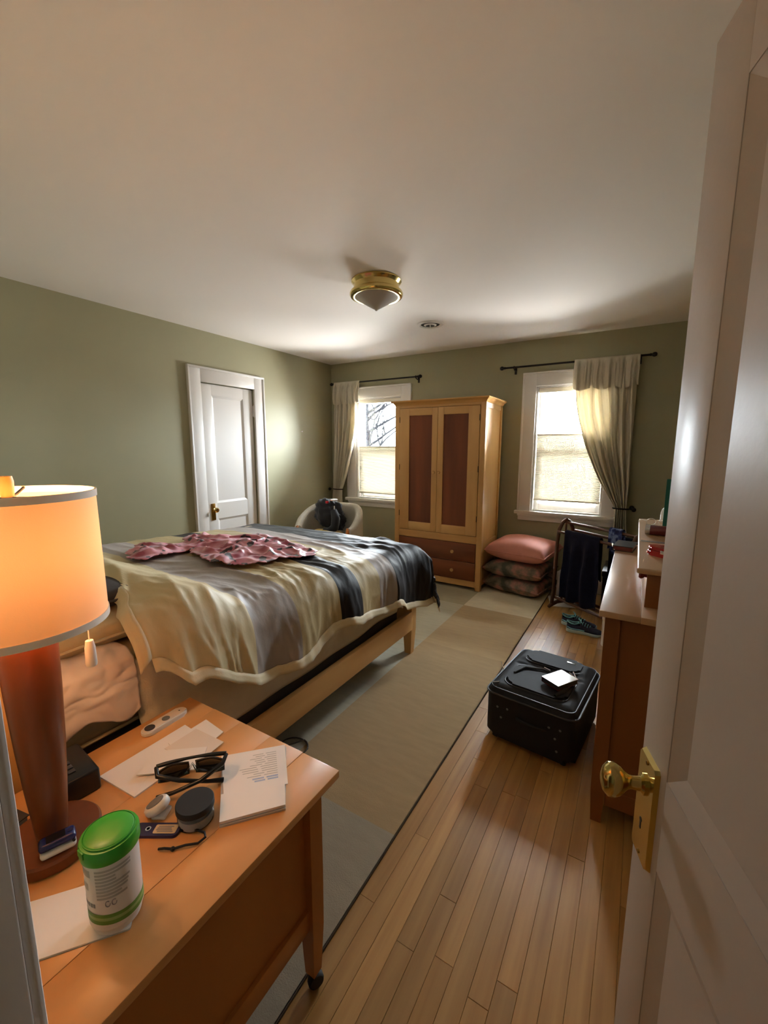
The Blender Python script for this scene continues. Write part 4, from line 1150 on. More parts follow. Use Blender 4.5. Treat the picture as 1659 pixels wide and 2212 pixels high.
def small_books():
    t = thing('paperback', 'dark paperback book behind the lamp post', 'book', (-1.17, .235, TZ), .2)
    finish('pages', rbox(B(), (-.06, -.055, .002), (.058, .055, .024), 0), 'paper_edge', t, smooth=0)
    bm = B(); rbox(bm, (-.062, -.058, 0), (.062, .058, .002)); rbox(bm, (-.062, -.058, .024), (.062, .058, .026)); rbox(bm, (-.064, -.058, 0), (-.062, .058, .026))
    finish('cover', bm, 'dark_grey', t, smooth=0)
    t = thing('paperback', 'brown paperback lying on the dark book behind the lamp', 'book', (-1.175, .235, TZ+.0265), -.1)
    finish('pages', rbox(B(), (-.05, -.05, .002), (.05, .05, .018), 0), 'paper_edge', t, smooth=0)
    bm = B(); rbox(bm, (-.052, -.052, 0), (.052, .052, .002)); rbox(bm, (-.052, -.052, .018), (.052, .052, .02)); rbox(bm, (-.054, -.052, 0), (-.052, .052, .02))
    finish('cover', bm, 'dark_wood', t, smooth=0)
small_books()

# cable loop on the rug
pts = [(-1.345+.072*cos(k/26*2*PI*1.15+.4), 1.375+.062*sin(k/26*2*PI*1.15+.4), RZ+.004+.0002*k) for k in range(27)]
pts += [(-1.42, 1.30, RZ+.004), (-1.46, 1.18, RZ+.004), (-1.44, 1.0, RZ+.004)]
tag(finish('power_cable', tube(B(), pts, .0035, 8), 'cable'), 'thin grey cable looped on the rug beside the bed rail', 'cable')

# ------------------------------------------------------------------ tub chair with clothes
def tub_chair():
    t = thing('tub_chair', 'cream boucle tub chair with wooden arm fronts behind the bed', 'chair', (-2.98, 3.72, RZ), math.radians(14))
    # local: back towards +y, opening towards -y
    R, th = .385, .085; A0 = 118
    def top(a): return .80-.17*sm(40, A0, abs(a))-.04*sm(90, A0, abs(a))
    def f(i, j):
        a = -A0+2*A0*i; ar = math.radians(a); z1 = top(a); z0 = .22
        per = j*4
        k = per % 1; s = int(min(3, per)) if per < 4 else 3
        if per >= 4: k = 1
        if s == 0: r, z = R, z0+(z1-.04-z0)*k
        elif s == 1:
            q = k*PI; r, z = R-th/2+th/2*cos(q), z1-.04+.042*sin(q)
        elif s == 2: r, z = R-th, z1-.04+(z0-z1+.04)*k
        else: r, z = R-th+th*k, z0
        r += .03*(z-.3)*0
        return (r*sin(ar), r*cos(ar)*1.02, z)
    bm = B(); V = grid(bm, 60, 49, f); bm.faces.new(V[0]); bm.faces.new(V[-1])
    bmesh.ops.remove_doubles(bm, verts=bm.verts, dist=1e-5)
    finish('shell', bm, 'boucle', t, smooth=60)
    bm = B(); pl = [(.29*cos(k/24*2*PI), .29*sin(k/24*2*PI)-.04) for k in range(24)]; prism(bm, pl, .30, .43)
    bmesh.ops.bevel(bm, geom=[e for e in bm.edges if abs(e.verts[0].co.z-e.verts[1].co.z) < 1e-6], offset=.03, segments=4, affect='EDGES')
    finish('seat_cushion', bm, 'boucle', t, smooth=60)
    finish('seat_base', prism(B(), [(x*1.03, y*1.03) for x, y in pl], .21, .30), 'boucle', t)
    for s in (-1, 1):
        ar = math.radians(s*(A0+2)); rr = R-th/2
        bm = B(); zz = top(A0)
        pts = [(rr*sin(ar)*1.0, rr*cos(ar)-.005, zz+.0), (rr*sin(ar)+s*.012, rr*cos(ar)-.03, zz-.03), (rr*sin(ar)+s*.018, rr*cos(ar)-.045, zz-.12), (rr*sin(ar)+s*.016, rr*cos(ar)-.04, .30), (rr*sin(ar)+s*.01, rr*cos(ar)-.035, 0)]
        tube(bm, pts, [.012, .020, .022, .020, .016], 12); finish('arm_front', bm, 'honey_side', t, smooth=80)
        finish('leg', tube(B(), [(s*.2, .22, .22), (s*.22, .28, 0)], [.02, .014], 12), 'honey_side', t)
    return t
tub_chair()
def jacket():
    # dark jacket slung over the chair back: a sheet following back, rim and inside, with a slumped lower part
    t = thing('jacket', 'black jacket slumped over the back of the tub chair', 'jacket', (-3.02, 3.78, .62))
    bm = B()
    def f(i, j):
        th_ = i*2*PI; ph = j*PI
        x = sin(ph)*cos(th_); y = sin(ph)*sin(th_); z = cos(ph)
        k = 1+.20*N(x*1.8+3, y*1.8, z*1.8)+.16*N(x*4.5, y*4.5, z*4.5+2)-.14*abs(N(x*7, y*7, z*7))
        zz = z*.185*k
        if zz < -.10: zz = -.10+(zz+.10)*.5
        return (x*.205*k-.02, y*.15*k+.03, zz+.075-.06*x)
    grid(bm, 48, 32, f, closeu=True); bmesh.ops.remove_doubles(bm, verts=bm.verts, dist=1e-4)
    finish('body', bm, 'jacket', t, smooth=80)
    finish('sleeve', tube(B(), [(.12, -.07, .15), (.17, -.10, .06), (.175, -.13, -.03), (.12, -.15, -.075), (.05, -.155, -.08)], [.035, .05, .048, .045, .036], 14), 'jacket', t, smooth=80)
    bm = B(); rbox(bm, (.045, -.04, .250), (.105, .03, .268), .004); finish('lining', bm, 'paper', t)
    bm = B(); rbox(bm, (.02, -.095, .225), (.055, -.075, .252), .004); finish('tag', bm, 'red_case', t)
    bm = B(); tube(bm, [(.135, -.08, .20), (.15, -.10, .165)], .006, 8); finish('zip_pull', bm, 'chrome', t)
jacket()
pillow('throw_pillow', 'pale yellow throw pillow under the black jacket', 'pillow', (-2.95, 3.60, .495), (.34, .30, .13), .2, 'yellow_cloth', piping='yellow_cloth')

# ------------------------------------------------------------------ cushions beside the wardrobe
pillow('floor_cushion', 'faded floral cushion at the bottom of the stack beside the wardrobe', 'cushion', (-.965, 4.34, RZ+.085), (.60, .52, .17), math.radians(-12), 'floral_cushion', piping='floral_cushion', group='stacked floor cushions')
pillow('floor_cushion', 'faded floral cushion in the middle of the stack beside the wardrobe', 'cushion', (-.975, 4.33, RZ+.245), (.60, .52, .17), math.radians(-8), 'floral_cushion', piping='floral_cushion', group='stacked floor cushions')
pillow('floor_cushion', 'plain salmon pink cushion on top of the cushion stack', 'cushion', (-.955, 4.35, RZ+.440), (.62, .52, .22), math.radians(-10), 'pink_cushion', (math.radians(3), 0), piping='pink_cushion', group='stacked floor cushions')

# things behind the garment rack
t = thing('white_box', 'plain white box on the floor between cushions and garment rack', 'box', (-.50, 4.45, 0), -.2)
finish('body', rbox(B(), (-.11, -.08, 0), (.11, .08, .24), .002), 'paper', t); finish('lid', rbox(B(), (-.114, -.084, .20), (.114, .084, .244), .002), 'white_plastic', t)
for k, (x, y, a, lb) in enumerate(((-.55, 4.22, .3, 'white sheet of paper on the floor under the garment rack'), (-.47, 4.27, -.5, 'second white sheet of paper on the floor beside the white box'))):
    o = finish('paper_sheet', prism(B(), [(-.105, -.148), (.105, -.148), (.105, .148), (-.105, .148)], 0, .0015), 'paper', smooth=0, loc=(x, y, .0005+.0018*k), rot=(0, 0, a)); tag(o, lb, 'paper')
t = thing('storage_trunk', 'dark wooden trunk in the corner behind the garment rack', 'trunk', (.10, 4.20, 0), 0)
finish('body', rbox(B(), (-.30, -.20, .03), (.30, .20, .36), .006), 'dark_wood', t); finish('lid', rbox(B(), (-.31, -.21, .365), (.31, .21, .42), .012), 'dark_wood', t)
for sx in (-1, 1):
    for sy in (-1, 1): box('foot', (sx*.27-.025, sy*.17-.025, 0), (sx*.27+.025, sy*.17+.025, .03), 'dark_wood', t)
t = thing('white_canister', 'small white canister on the floor behind the dresser corner', 'canister', (-.10, 3.42, 0))
finish('body', lathe(B(), [(0, 0), (.045, 0), (.048, .004), (.048, .20), (.044, .206)], 28), 'white_plastic', t); finish('lid', lathe(B(), [(.05, .20), (.05, .222), (.046, .226), (0, .227)], 28), 'paper2', t)

# ------------------------------------------------------------------ garment rack
def rack():
    F = Vector((-.600, 4.005, 0)); d = Vector((.803, -.596, 0)); p = Vector((.596, .803, 0)); Lr = .72; D = .23
    t = thing('garment_rack', 'dark turned-wood quilt rack standing across the corner', 'rack', F, math.atan2(-.596, .803))
    # local x along the rods, local y to the back
    for x in (0, Lr):
        e = bpy.data.objects.new('end_frame', None); COL.objects.link(e); e.parent = t
        finish('post', tube(B(), [(x, 0, .05), (x, .012, .20), (x, .015, .45), (x, .022, .62), (x, .035, .74), (x, .07, .80), (x, .115, .825)], [.017, .016, .018, .015, .017, .016, .016], 12), 'rack_wood', e, smooth=60)
        finish('post', tube(B(), [(x, D, .05), (x, D-.012, .20), (x, D-.015, .45), (x, D-.022, .62), (x, D-.035, .74), (x, D-.07, .80), (x, .115, .825)], [.017, .016, .018, .015, .017, .016, .016], 12), 'rack_wood', e, smooth=60)
        finish('foot', tube(B(), [(x, -.035, .014), (x, .0, .035), (x, .06, .05), (x, D-.06, .05), (x, D, .035), (x, D+.035, .014)], [.014, .02, .018, .018, .02, .014], 10), 'rack_wood', e, smooth=60)
        finish('spindle', tube(B(), [(x, .115, .06), (x, .115, .16), (x, .115, .30), (x, .115, .50), (x, .115, .82)], [.010, .016, .011, .013, .009], 10), 'rack_wood', e, smooth=60)
    for y, z in ((.02, .72), (.115, .80), (D-.02, .72), (.03, .10), (.115, .10), (D-.03, .10)):
        finish('rod' if z > .5 else 'stretcher', tube(B(), [(0, y, z), (Lr*.5, y, z), (Lr, y, z)], [.011, .013, .011], 10), 'rack_wood', t, smooth=60)
    return t
rk = rack()
def draped(name, label, cat, x0, x1, y, z, front, back, mat, amp=.02, nf=3, flare=0):
    """cloth hung over a rod of the rack: front fall, over the rod, back fall"""
    bm = B(); r = .018
    Lf, La, Lb = front, PI*r, back; LT = Lf+La+Lb
    def f(i, j):
        s = j*LT; x = x0+(x1-x0)*i
        if s < Lf: yy, zz, k = y-r, z-(Lf-s), (Lf-s)/Lf
        elif s < Lf+La:
            a = (s-Lf)/r; yy, zz, k = y-r*cos(a), z+r*sin(a), 0
        else: yy, zz, k = y+r, z-(s-Lf-La), 0
        side = -1 if s < Lf+La/2 else 1
        w_ = amp*sin(i*nf*2*PI+1.2*N(i*3, zz*2, 2))*sm(0, .5, abs(z-zz)/.4)+.010*N(i*5, zz*6, 6)
        yy += w_ if side < 0 else min(.03, abs(w_))
        x += flare*(i-.5)*k+.012*N(zz*4, i*3, 3)
        zz -= .05*N(i*2.5, 11)*k*1.0
        return (x, yy, zz)
    o = finish(name, B_grid(44, 70, f), mat, smooth=80); mod_solid(o, .005)
    o.location = rk.location; o.rotation_euler = rk.rotation_euler
    tag(o, label, cat); return o
draped('navy_garment', 'dark navy garment hanging long over the front of the garment rack', 'garment', .10, .46, .02, .735, .60, .35, 'navy', .026, 2.5, .03)
draped('patterned_garment', 'blue patterned garment bunched over the rack beside the navy one', 'garment', .46, .58, .115, .815, .16, .20, 'navy_pattern', .02, 2, .02)
draped('dark_garment', 'dark patterned garment hanging lower at the back of the garment rack', 'garment', .40, .66, .21, .735, .42, .30, 'navy', .02, 2, .0)

# ------------------------------------------------------------------ dresser
def dresser():
    t = thing('dresser', 'long maple dresser along the right wall with a low drawer hutch', 'dresser', (.17, 2.305, 0))
    x0, x1, y0, y1, H = -.255, .27, -.645, .645, .885
    nb = 4; bw = (x1-x0)/nb
    for k in range(nb): box('top_board', (x0+bw*k, y0, H-.024), (x0+bw*(k+1), y1, H), 'dresser_top', t, .001 if 0 < k < nb-1 else .004)
    p = .05; fx = x0+.02; bx = x1-.015; ya, yb = y0+.03, y1-.03
    for x in (fx, bx-p):
        for y in (ya, yb-p):
            bm = B(); r0 = []
            for z, k in ((0, .36), (.14, .5), (H-.024, .5)): r0.append([bm.verts.new((x+p/2+a*k*p, y+p/2+b*k*p, z)) for a, b in ((-1, -1), (1, -1), (1, 1), (-1, 1))])
            for a, b in zip(r0, r0[1:]):
                for k in range(4): bm.faces.new((a[k], a[(k+1) % 4], b[(k+1) % 4], b[k]))
            bm.faces.new(r0[0]); bm.faces.new(r0[-1]); finish('leg', bm, 'dresser_side', t, smooth=0)
    for y in (ya+.012, yb-.028):
        box('end_panel', (fx+p, y, .15), (bx-p, y+.016, H-.024), 'dresser_side', t, 0)
        box('end_rail', (fx+p, y-.006, .085), (bx-p, y+.022, .155), 'dresser_side', t, .002)
    box('back_panel', (bx-.02, ya+p, .09), (bx-.008, yb-p, H-.03), 'dresser_side', t, 0)
    box('front_rail', (fx+.004, ya+p, H-.055), (fx+.03, yb-p, H-.024), 'maple_y', t, .001); box('front_rail', (fx+.004, ya+p, .09), (fx+.03, yb-p, .13), 'maple_y', t, .001)
    box('divider', (fx+.004, -.012, .13), (fx+.03, .012, H-.055), 'maple', t, .001)
    zs = [.134, .37, .60, .826]
    for z0, z1 in zip(zs, zs[1:]):
        for a, b in ((ya+p+.002, -.014), (.014, yb-p-.002)):
            d = bpy.data.objects.new('drawer', None); COL.objects.link(d); d.parent = t
            box('drawer_front', (fx-.002, a, z0), (fx+.018, b, z1-.006), 'maple_y', d, .003)
            box('finger_pull', (fx-.006, (a+b)/2-.05, z1-.022), (fx-.002, (a+b)/2+.05, z1-.012), 'dark_wood', d, .001)
    return t
dresser()
def hutch():
    t = thing('dresser_hutch', 'low drawer hutch with overhanging shelf standing on the dresser', 'hutch', (.24, 2.32, .885))
    x0 = -.185; y0, y1 = -.54, .54; h = .165
    for y in (y0, y1-.018): box('end_panel', (x0, y, 0), (.19, y+.018, h-.02), 'dresser_side', t, .001)
    box('back_panel', (.172, y0+.018, 0), (.184, y1-.018, h-.02), 'dresser_side', t, 0)
    box('base_board', (x0+.02, y0+.018, .0), (.172, y1-.018, .012), 'dresser_side', t, 0)
    box('shelf_top', (-.220, -.62, h-.02), (.205, .62, h), 'dresser_top', t, .006, 3)
    n = 4; w_ = (y1-y0-.036)/n
    for k in range(n):
        a = y0+.018+w_*k; d = bpy.data.objects.new('drawer', None); COL.objects.link(d); d.parent = t
        box('drawer_front', (x0+.002, a+.002, .014), (x0+.018, a+w_-.002, h-.022), 'maple_y', d, .002)
        finish('knob', lathe(B(), [(.007, 0), (.006, .008), (.012, .014), (.0135, .021), (.010, .027), (0, .028)], 18, mtx=Matrix.Translation((x0+.002, a+.06, .10)) @ Matrix.Rotation(-PI/2, 4, 'Y')), 'red_knob', d)
hutch()
DT, HT = .885, 1.05
t = thing('black_book', 'black book with red spine edge lying at the far dresser corner', 'book', (-.035, 2.80, DT), -.12)
finish('pages', rbox(B(), (-.048, -.088, .004), (.046, .088, .026), 0), 'red_dark', t, smooth=0)
bm = B(); rbox(bm, (-.05, -.09, 0), (.05, .09, .004)); rbox(bm, (-.05, -.09, .026), (.05, .09, .030)); rbox(bm, (-.053, -.09, 0), (-.05, .09, .030)); finish('cover', bm, 'black_plastic', t, smooth=0)
o = finish('white_pen', tube(B(), [(-.105, 2.875, DT+.006), (-.098, 2.80, DT+.006), (-.088, 2.72, DT+.006), (-.0875, 2.712, DT+.006)], [.005, .005, .005, .001], 10), 'white_plastic'); tag(o, 'white pen lying beside the black book on the dresser', 'pen')
def red_case():
    t = thing('glasses_case', 'glossy red glasses case at the near end of the hutch shelf', 'glasses case', (.125, 1.93, HT), math.radians(-38))
    bm = B(); prism(bm, rrect(-.085, .085, -.034, .034, .033, 8), 0, .022); bmesh.ops.bevel(bm, geom=[e for e in bm.edges if abs(e.verts[0].co.z-e.verts[1].co.z) < 1e-6], offset=.006, segments=3, affect='EDGES')
    finish('base', bm, 'red_case', t, smooth=50)
    bm = B(); prism(bm, rrect(-.083, .083, -.032, .032, .031, 8), .023, .036); bmesh.ops.bevel(bm, geom=[e for e in bm.edges if abs(e.verts[0].co.z-e.verts[1].co.z) < 1e-6], offset=.006, segments=3, affect='EDGES')
    finish('lid', bm, 'red_case', t, smooth=50)
    finish('clasp', rbox(B(), (-.012, -.036, .014), (.012, -.033, .028), .001), 'chrome', t)
red_case()
t = thing('dark_red_tube', 'dark red cylindrical pouch behind the ruler on the hutch', 'pouch', (.130, 2.40, HT), math.radians(-6))
finish('body', lathe(B(), [(0, 0), (.02, .002), (.024, .01), (.024, .14), (.02, .148), (0, .15)], 24, mtx=Matrix.Translation((-.075, 0, .0245)) @ Matrix.Rotation(PI/2, 4, 'Y')), 'red_dark', t)
finish('cap', lathe(B(), [(.0255, 0), (.0255, .02), (0, .021)], 24, mtx=Matrix.Translation((-.062, 0, .0258)) @ Matrix.Rotation(-PI/2, 4, 'Y')), 'silver', t)
t = thing('metal_ruler', 'flat silver ruler lying across the hutch between red pouch and red case', 'ruler', (.155, 2.21, HT), math.radians(-4))
finish('blade', rbox(B(), (-.125, -.014, 0), (.125, .014, .003), .0005, 1), 'silver', t)
bm = B()
for k in range(24): rbox(bm, (-.118+k*.0102, .003 if k % 5 else -.003, .003), (-.1172+k*.0102, .013, .0032))
finish('graduations', bm, 'dark_grey', t, smooth=0)
t = thing('teal_book', 'tall teal book standing upright on the hutch by the door edge', 'book', (.205, 2.50, HT), math.radians(-2))
finish('pages', rbox(B(), (-.075, -.010, .003), (.078, .010, .262), 0), 'paper_edge', t, smooth=0)
bm = B(); rbox(bm, (-.083, -.013, 0), (.08, -.010, .268)); rbox(bm, (-.083, .010, 0), (.08, .013, .268)); rbox(bm, (-.085, -.013, 0), (-.083, .013, .268)); finish('cover', bm, 'teal', t, smooth=0)
t = thing('lotion_bottle', 'white rounded bottle behind the teal book', 'bottle', (.150, 2.86, HT))
finish('body', lathe(B(), [(0, 0), (.024, 0), (.027, .004), (.027, .055), (.022, .075), (.012, .085), (.012, .09)], 28), 'white_plastic', t); finish('cap', lathe(B(), [(.013, .088), (.013, .108), (0, .109)], 20), 'paper2', t)
t = thing('reading_glasses', 'clear-framed reading glasses lying on the hutch before the white bottle', 'glasses', (.105, 2.715, HT), .3)
for s in (-1, 1):
    finish('rim', tube(B(), [(s*.03+.023*cos(k/20*2*PI), 0, .02+.018*sin(k/20*2*PI)) for k in range(20)], .0017, 6, closed=True), 'white_plastic', t)
    finish('temple', tube(B(), [(s*.055, 0, .026), (s*.055, .06, .022), (s*.053, .11, .008), (s*.052, .13, .002)], .0016, 6), 'white_plastic', t)
finish('bridge', tube(B(), [(-.008, 0, .024), (0, 0, .028), (.008, 0, .024)], .0017, 6), 'white_plastic', t)
t = thing('small_lamp', 'small lamp with a white cone shade half hidden by the open door', 'lamp', (.30, 2.72, HT))
finish('base', lathe(B(), [(0, 0), (.05, 0), (.05, .01), (.015, .02), (.010, .05), (.018, .09), (.010, .13), (.008, .20)], 28), 'brass_old', t)
finish('shade', lathe(B(), [(.105, .215), (.045, .36)], 40, cap=False), 'paper', t)

# ------------------------------------------------------------------ suitcase
def suitcase():
    t = thing('suitcase', 'large black fabric suitcase lying flat on the wooden floor', 'suitcase', (-.335, 2.195, 0), math.radians(-6.5))
    w_, l_, z0, z1 = .215, .262, .028, .285
    bm = B(); pl = rrect(-w_, w_, -l_, l_, .045, 6); prism(bm, pl, z0, z1-.03)
    bmesh.ops.bevel(bm, geom=[e for e in bm.edges if abs(e.verts[0].co.z-e.verts[1].co.z) < 1e-6 and e.verts[0].co.z < .1], offset=.02, segments=3, affect='EDGES')
    finish('shell', bm, 'black_fabric', t, smooth=50)
    def f(i, j):                                          # padded lid with sunken middle channel
        u, v = i*2-1, j*2-1; p = 5
        k = max(abs(u), abs(v)); x = u*(w_-.001); y = v*(l_-.001)
        cr = max(0, abs(u)-.80)**2+max(0, abs(v)-.83)**2
        ang = math.hypot(max(0, abs(x)-(w_-.045)), max(0, abs(y)-(l_-.045)))
        if ang > .0449:
            s = .0449/ang; x = math.copysign((w_-.045)+max(0, abs(x)-(w_-.045))*s, x) if abs(x) > w_-.045 else x; y = math.copysign((l_-.045)+max(0, abs(y)-(l_-.045))*s, y) if abs(y) > l_-.045 else y
        edge = max(abs(x)/w_, abs(y)/l_); ed = min(w_-abs(x), l_-abs(y), .0449-min(ang, .0449)+.0 if ang > 0 else 1)
        z = z1-.032+.032*sm(0, .030, ed)**.6
        z += .010*sm(.02, .05, ed)
        z -= .010*math.exp(-((y-.045)/.010)**2)*sm(.03, .06, ed)
        z += .010*sm(.0, .05, y-.07)*sm(.03, .06, ed)
        return (x, y, z)
    finish('lid', B_grid(56, 64, f), 'black_fabric', t, smooth=80)
    # front pocket: raised rounded panel
    bm = B(); q = rrect(-.15, .15, -.205, .03, .05, 8); prism(bm, q, .285, .306); bmesh.ops.bevel(bm, geom=[e for e in bm.edges if abs(e.verts[0].co.z-e.verts[1].co.z) < 1e-6 and e.verts[0].co.z > .3], offset=.012, segments=4, affect='EDGES')
    pk = finish('front_pocket', bm, 'black_fabric', t, smooth=50)
    finish('piping', tube(B(), [(x, y, .2965) for x, y in rrect(-.153, .153, -.208, .033, .052, 8)], .003, 6, closed=True), 'black_piping', pk)
    bm = B(); q = rrect(-.14, .14, .085, .222, .04, 8); prism(bm, q, .29, .311); bmesh.ops.bevel(bm, geom=[e for e in bm.edges if abs(e.verts[0].co.z-e.verts[1].co.z) < 1e-6 and e.verts[0].co.z > .3], offset=.010, segments=4, affect='EDGES')
    pk2 = finish('upper_pocket', bm, 'black_fabric', t, smooth=50)
    finish('piping', tube(B(), [(x, y, .302) for x, y in rrect(-.143, .143, .082, .225, .042, 8)], .0025, 6, closed=True), 'black_piping', pk2)
    finish('logo_plate', rbox(B(), (.06, .17, .311), (.105, .185, .3135), .001), 'chrome', pk2)
    finish('zipper', tube(B(), [(x, y, z1-.028) for x, y in rrect(-w_-.003, w_+.003, -l_-.003, l_+.003, .048, 6)], .005, 6, closed=True), 'black_piping', t)
    finish('piping', tube(B(), [(x, y, z1-.004) for x, y in rrect(-w_+.014, w_-.014, -l_+.014, l_-.014, .04, 6)], .003, 6, closed=True), 'black_piping', t)
    for a, b in (((.115, .08, .314), (.14, .045, .300)), ((.10, .065, .312), (.135, .05, .300)), ((-w_-.002, -.02, .262), (-w_-.03, .005, .285)), ((-w_+.02, -l_+.03, .292), (-w_+.05, -l_+.05, .296)), ((-.02, .04, .312), (.015, .03, .310))):
        finish('zip_pull', tube(B(), [a, b], .0035, 8), 'chrome', t)
    finish('handle', tube(B(), [(.02+.07*cos(PI*k/10), -l_-.002-.016*sin(PI*k/10), .17) for k in range(11)], .007, 8), 'black_rubber', t)
    bm = B(); tube(bm, [(.10, -.19, .307), (.125, -.12, .312), (.13, -.06, .309)], [.008, .011, .008], 8); finish('side_grip', bm, 'black_rubber', pk)
    bm = B(); tube(bm, [(-.13, -.10, .308), (-.10, -.02, .312), (-.02, .015, .313), (.06, .015, .308)], .0055, 8); finish('carry_strap', bm, 'black_rubber', pk)
    for x in (-.15, -.10, -.13, .10, .15, .13, .14):
        z = {-.15: .19, -.10: .195, -.13: .14, .10: .185, .15: .19, .13: .14, .14: .08}[x]
        finish('stud', lathe(B(), [(.006, 0), (.005, .002), (0, .003)], 10, mtx=Matrix.Translation((x, -l_, z)) @ Matrix.Rotation(PI/2, 4, 'X')), 'chrome' if False else 'grey_plastic', t)
    for sx in (-1, 1):
        for y in (-l_+.04, l_-.05):
            finish('wheel' if y < 0 else 'foot', lathe(B(), [(0, -.012), (.022, -.012), (.026, -.008), (.026, .008), (.022, .012), (0, .012)], 20, mtx=Matrix.Translation((sx*.165, y, .0265)) @ Matrix.Rotation(PI/2, 4, 'Y')), 'black_rubber', t)
suitcase()
t = thing('boxed_book', 'small book with a shiny pale cover lying on the suitcase', 'book', (-.255, 2.115, .3165), math.radians(-32))
finish('pages', rbox(B(), (-.046, -.066, .002), (.048, .066, .023), 0), 'dark_grey', t, smooth=0)
finish('cover', rbox(B(), (-.05, -.07, .0232), (.05, .07, .0255), .0006, 1), 'book_cover', t, smooth=0)
bm = B(); rbox(bm, (-.05, -.07, 0), (.05, .07, .002)); rbox(bm, (-.052, -.07, 0), (-.05, .07, .0255)); finish('spine', bm, 'red_dark', t, smooth=0)

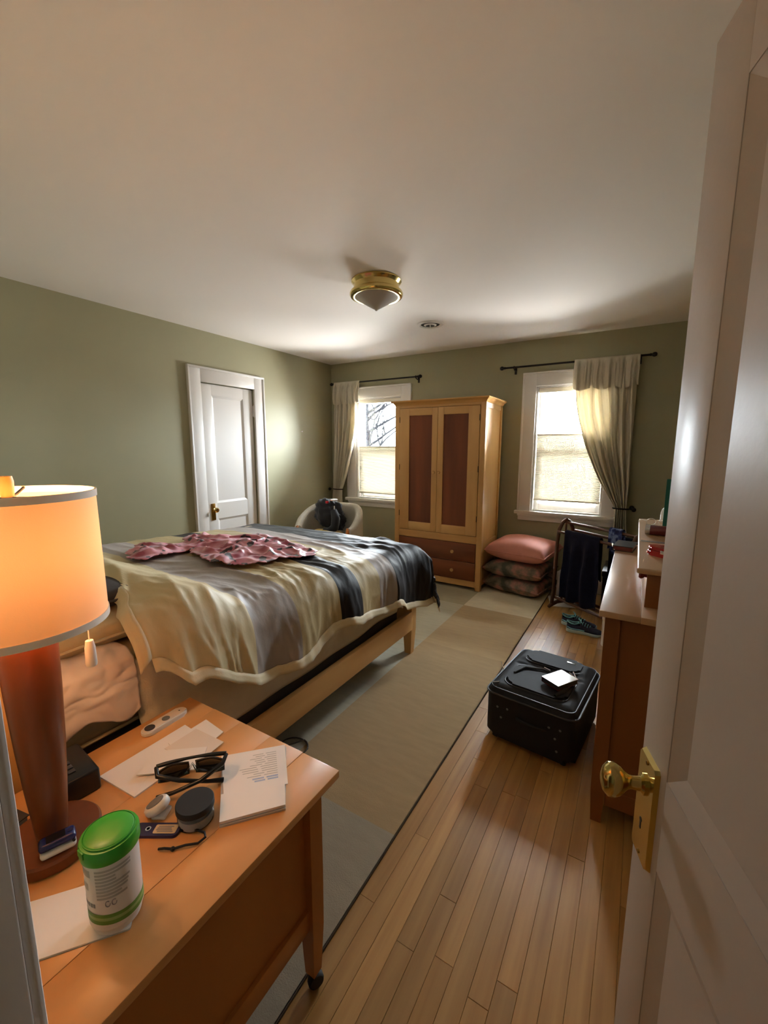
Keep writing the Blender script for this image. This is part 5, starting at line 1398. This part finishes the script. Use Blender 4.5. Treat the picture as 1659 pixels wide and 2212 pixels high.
# ------------------------------------------------------------------ sneakers
def shoe(loc, rz, label):
    t = thing('sneaker', label, 'shoe', loc, rz, 'pair of sneakers on the floor')
    # local: toe towards +x, length .27
    def halfw(s): return .028+.014*sm(0, .25, s)-.004*math.exp(-((s-.45)/.12)**2)+.008*sm(.55, .75, s)
    def endc(s): return math.sqrt(max(0, 1-max(0, (s-.80)/.20)**2))*math.sqrt(max(0, 1-max(0, (.12-s)/.12)**2))
    def sole(i, j):
        s = i; x = -.135+.27*s; hw = halfw(s)*max(.03, endc(s)); a = j*2*PI
        zt = .036-.010*sm(.3, .8, s)+.012*sm(.9, 1, s); zb = .0+.014*sm(.82, 1, s)
        c_, s_ = cos(a), sin(a); yy = hw*math.copysign(abs(c_)**.5, c_); zz = (zt+zb)/2+(zt-zb)/2*math.copysign(abs(s_)**.4, s_)
        return (x, yy, zz)
    def cap(bm, V):
        bm.faces.new(V[0][:-1]); bm.faces.new(V[-1][:-1])
    bm = B(); V = grid(bm, 30, 25, sole); cap(bm, V); bmesh.ops.remove_doubles(bm, verts=bm.verts, dist=1e-5)
    finish('sole', bm, 'shoe_sole', t, smooth=70)
    H = [(0, .085), (.06, .095), (.18, .082), (.32, .080), (.45, .092), (.60, .074), (.75, .056), (.9, .046), (1, .034)]
    def upper(i, j):
        s = .02+.96*i; x = -.135+.27*s; hw = (halfw(s)-.003)*max(.03, endc(s)); zt = interp(H, s); a = PI*j
        k = sin(a)**.7; wv = 1-.42*(1-abs(cos(a)))*sm(.0, .5, 1-s)*0
        return (x, hw*cos(a)*(1-.30*sm(.3, 1, sin(a))*(1-.3*sm(.7, 1, s))), .028+(zt-.028)*k)
    bm = B(); grid(bm, 34, 21, upper)
    open_ = [f for f in bm.faces if (lambda c: -.125 < c.x < -.035 and c.z > .066 and abs(c.y) < .024)(f.calc_center_median())]
    bmesh.ops.delete(bm, geom=open_, context='FACES')
    o = finish('upper', bm, 'shoe_navy', t, smooth=80); mod_solid(o, .004, -1)
    bm = B(); tube(bm, [(-.082+.046*cos(k/18*2*PI), .024*sin(k/18*2*PI), .082+.008*cos(k/18*4*PI)) for k in range(18)], .0055, 8, closed=True); finish('collar', bm, 'shoe_aqua', t, smooth=80)
    bm = B(); grid(bm, 8, 5, lambda i, j: (-.12+.09*i, -.018+.036*j, .045)); finish('insole', bm, 'shoe_black', t)
    bm = B(); grid(bm, 10, 6, lambda i, j: (-.04+.075*i, (-.014+.028*j), .098-.028*i-.004*abs(j*2-1))); o = finish('tongue', bm, 'shoe_black', t); mod_solid(o, .005)
    for k in range(5):
        x = -.03+k*.017; z = .101-.0075*k
        finish('lace', tube(B(), [(x-.004, -.024, z-.016), (x, -.010, z), (x+.004, .010, z), (x, .024, z-.016)], .0026, 6), 'shoe_aqua', t)
    finish('lace_bow', tube(B(), [(-.035, 0, .104), (-.05, .03, .112), (-.035, .042, .10), (-.03, .01, .104), (-.035, -.03, .112), (-.02, -.045, .10), (-.03, 0, .104)], .0024, 6), 'shoe_aqua', t)
    bm = B()
    for s in (-1, 1): tube(bm, [(-.125, s*.02, .045), (-.10, s*.036, .040), (-.04, s*.037, .039), (.0, s*.036, .036)], .004, 6)
    finish('side_stripe', bm, 'shoe_aqua', t)
shoe((-.330, 3.675, 0), math.radians(0), 'navy and aqua sneaker of the pair, nearer the garment rack')
shoe((-.275, 3.555, 0), math.radians(4), 'navy and aqua sneaker of the pair, nearer the suitcase')

# ------------------------------------------------------------------ outside
o = finish('lawn', lathe(B(), [(0, -.4), (3.2, -.35), (3.6, -.1), (3.4, 0), (0, .05)], 40, (-10.3, 15.5, -3.0)), 'ground'); o['kind'] = 'structure'; o['label'] = 'pale mound of ground under the bare tree'
def tree():
    t = thing('bare_tree', 'leafless tree seen through the corner window', 'tree', (-10.3, 15.5, -3.0))
    rg = random.Random(11); bm = B()
    trunk = [(0, 0, 0), (.05, 0, 2), (.1, .05, 4), (.05, 0, 5.6), (.15, 0, 7.5)]
    tr = finish('trunk', tube(B(), trunk, [.2, .17, .13, .08, .04], 10), 'bark', t)
    def br(p, d, L, r, lv):
        n = 5; pts = [p.copy()]; dd = d.copy()
        for k in range(n):
            dd = (dd+Vector((rg.uniform(-.3, .3), rg.uniform(-.3, .3), rg.uniform(-.15, .22)))).normalized(); pts.append(pts[-1]+dd*L/n)
        tube(bm, pts, [r*(1-.75*k/n) for k in range(n+1)], 6)
        if lv:
            for k in range(4):
                q = pts[rg.randint(1, n)]; a = (dd+Vector((rg.uniform(-1, 1), rg.uniform(-1, 1), rg.uniform(-.4, .8)))).normalized(); br(q, a, L*.58, r*.55, lv-1)
    for z in (3.4, 3.9, 4.2, 4.5, 4.8, 5.1, 5.3, 5.6, 5.9, 6.3):
        a = rg.uniform(-1.2, 1.2) if rg.random() < .75 else rg.uniform(1.9, 4.3); br(Vector((.08, 0, z)), Vector((cos(a), sin(a)*.6, .5)).normalized(), rg.uniform(1.6, 2.6), .075, 2)
    finish('branches', bm, 'bark', t)
tree()
o = finish('utility_wire', tube(B(), [(-14+k*2.4, 20, 3.30+.02*(k-6)**2*.2) for k in range(13)], .02, 6), 'bark'); tag(o, 'overhead wire crossing the sky outside the right window', 'wire')
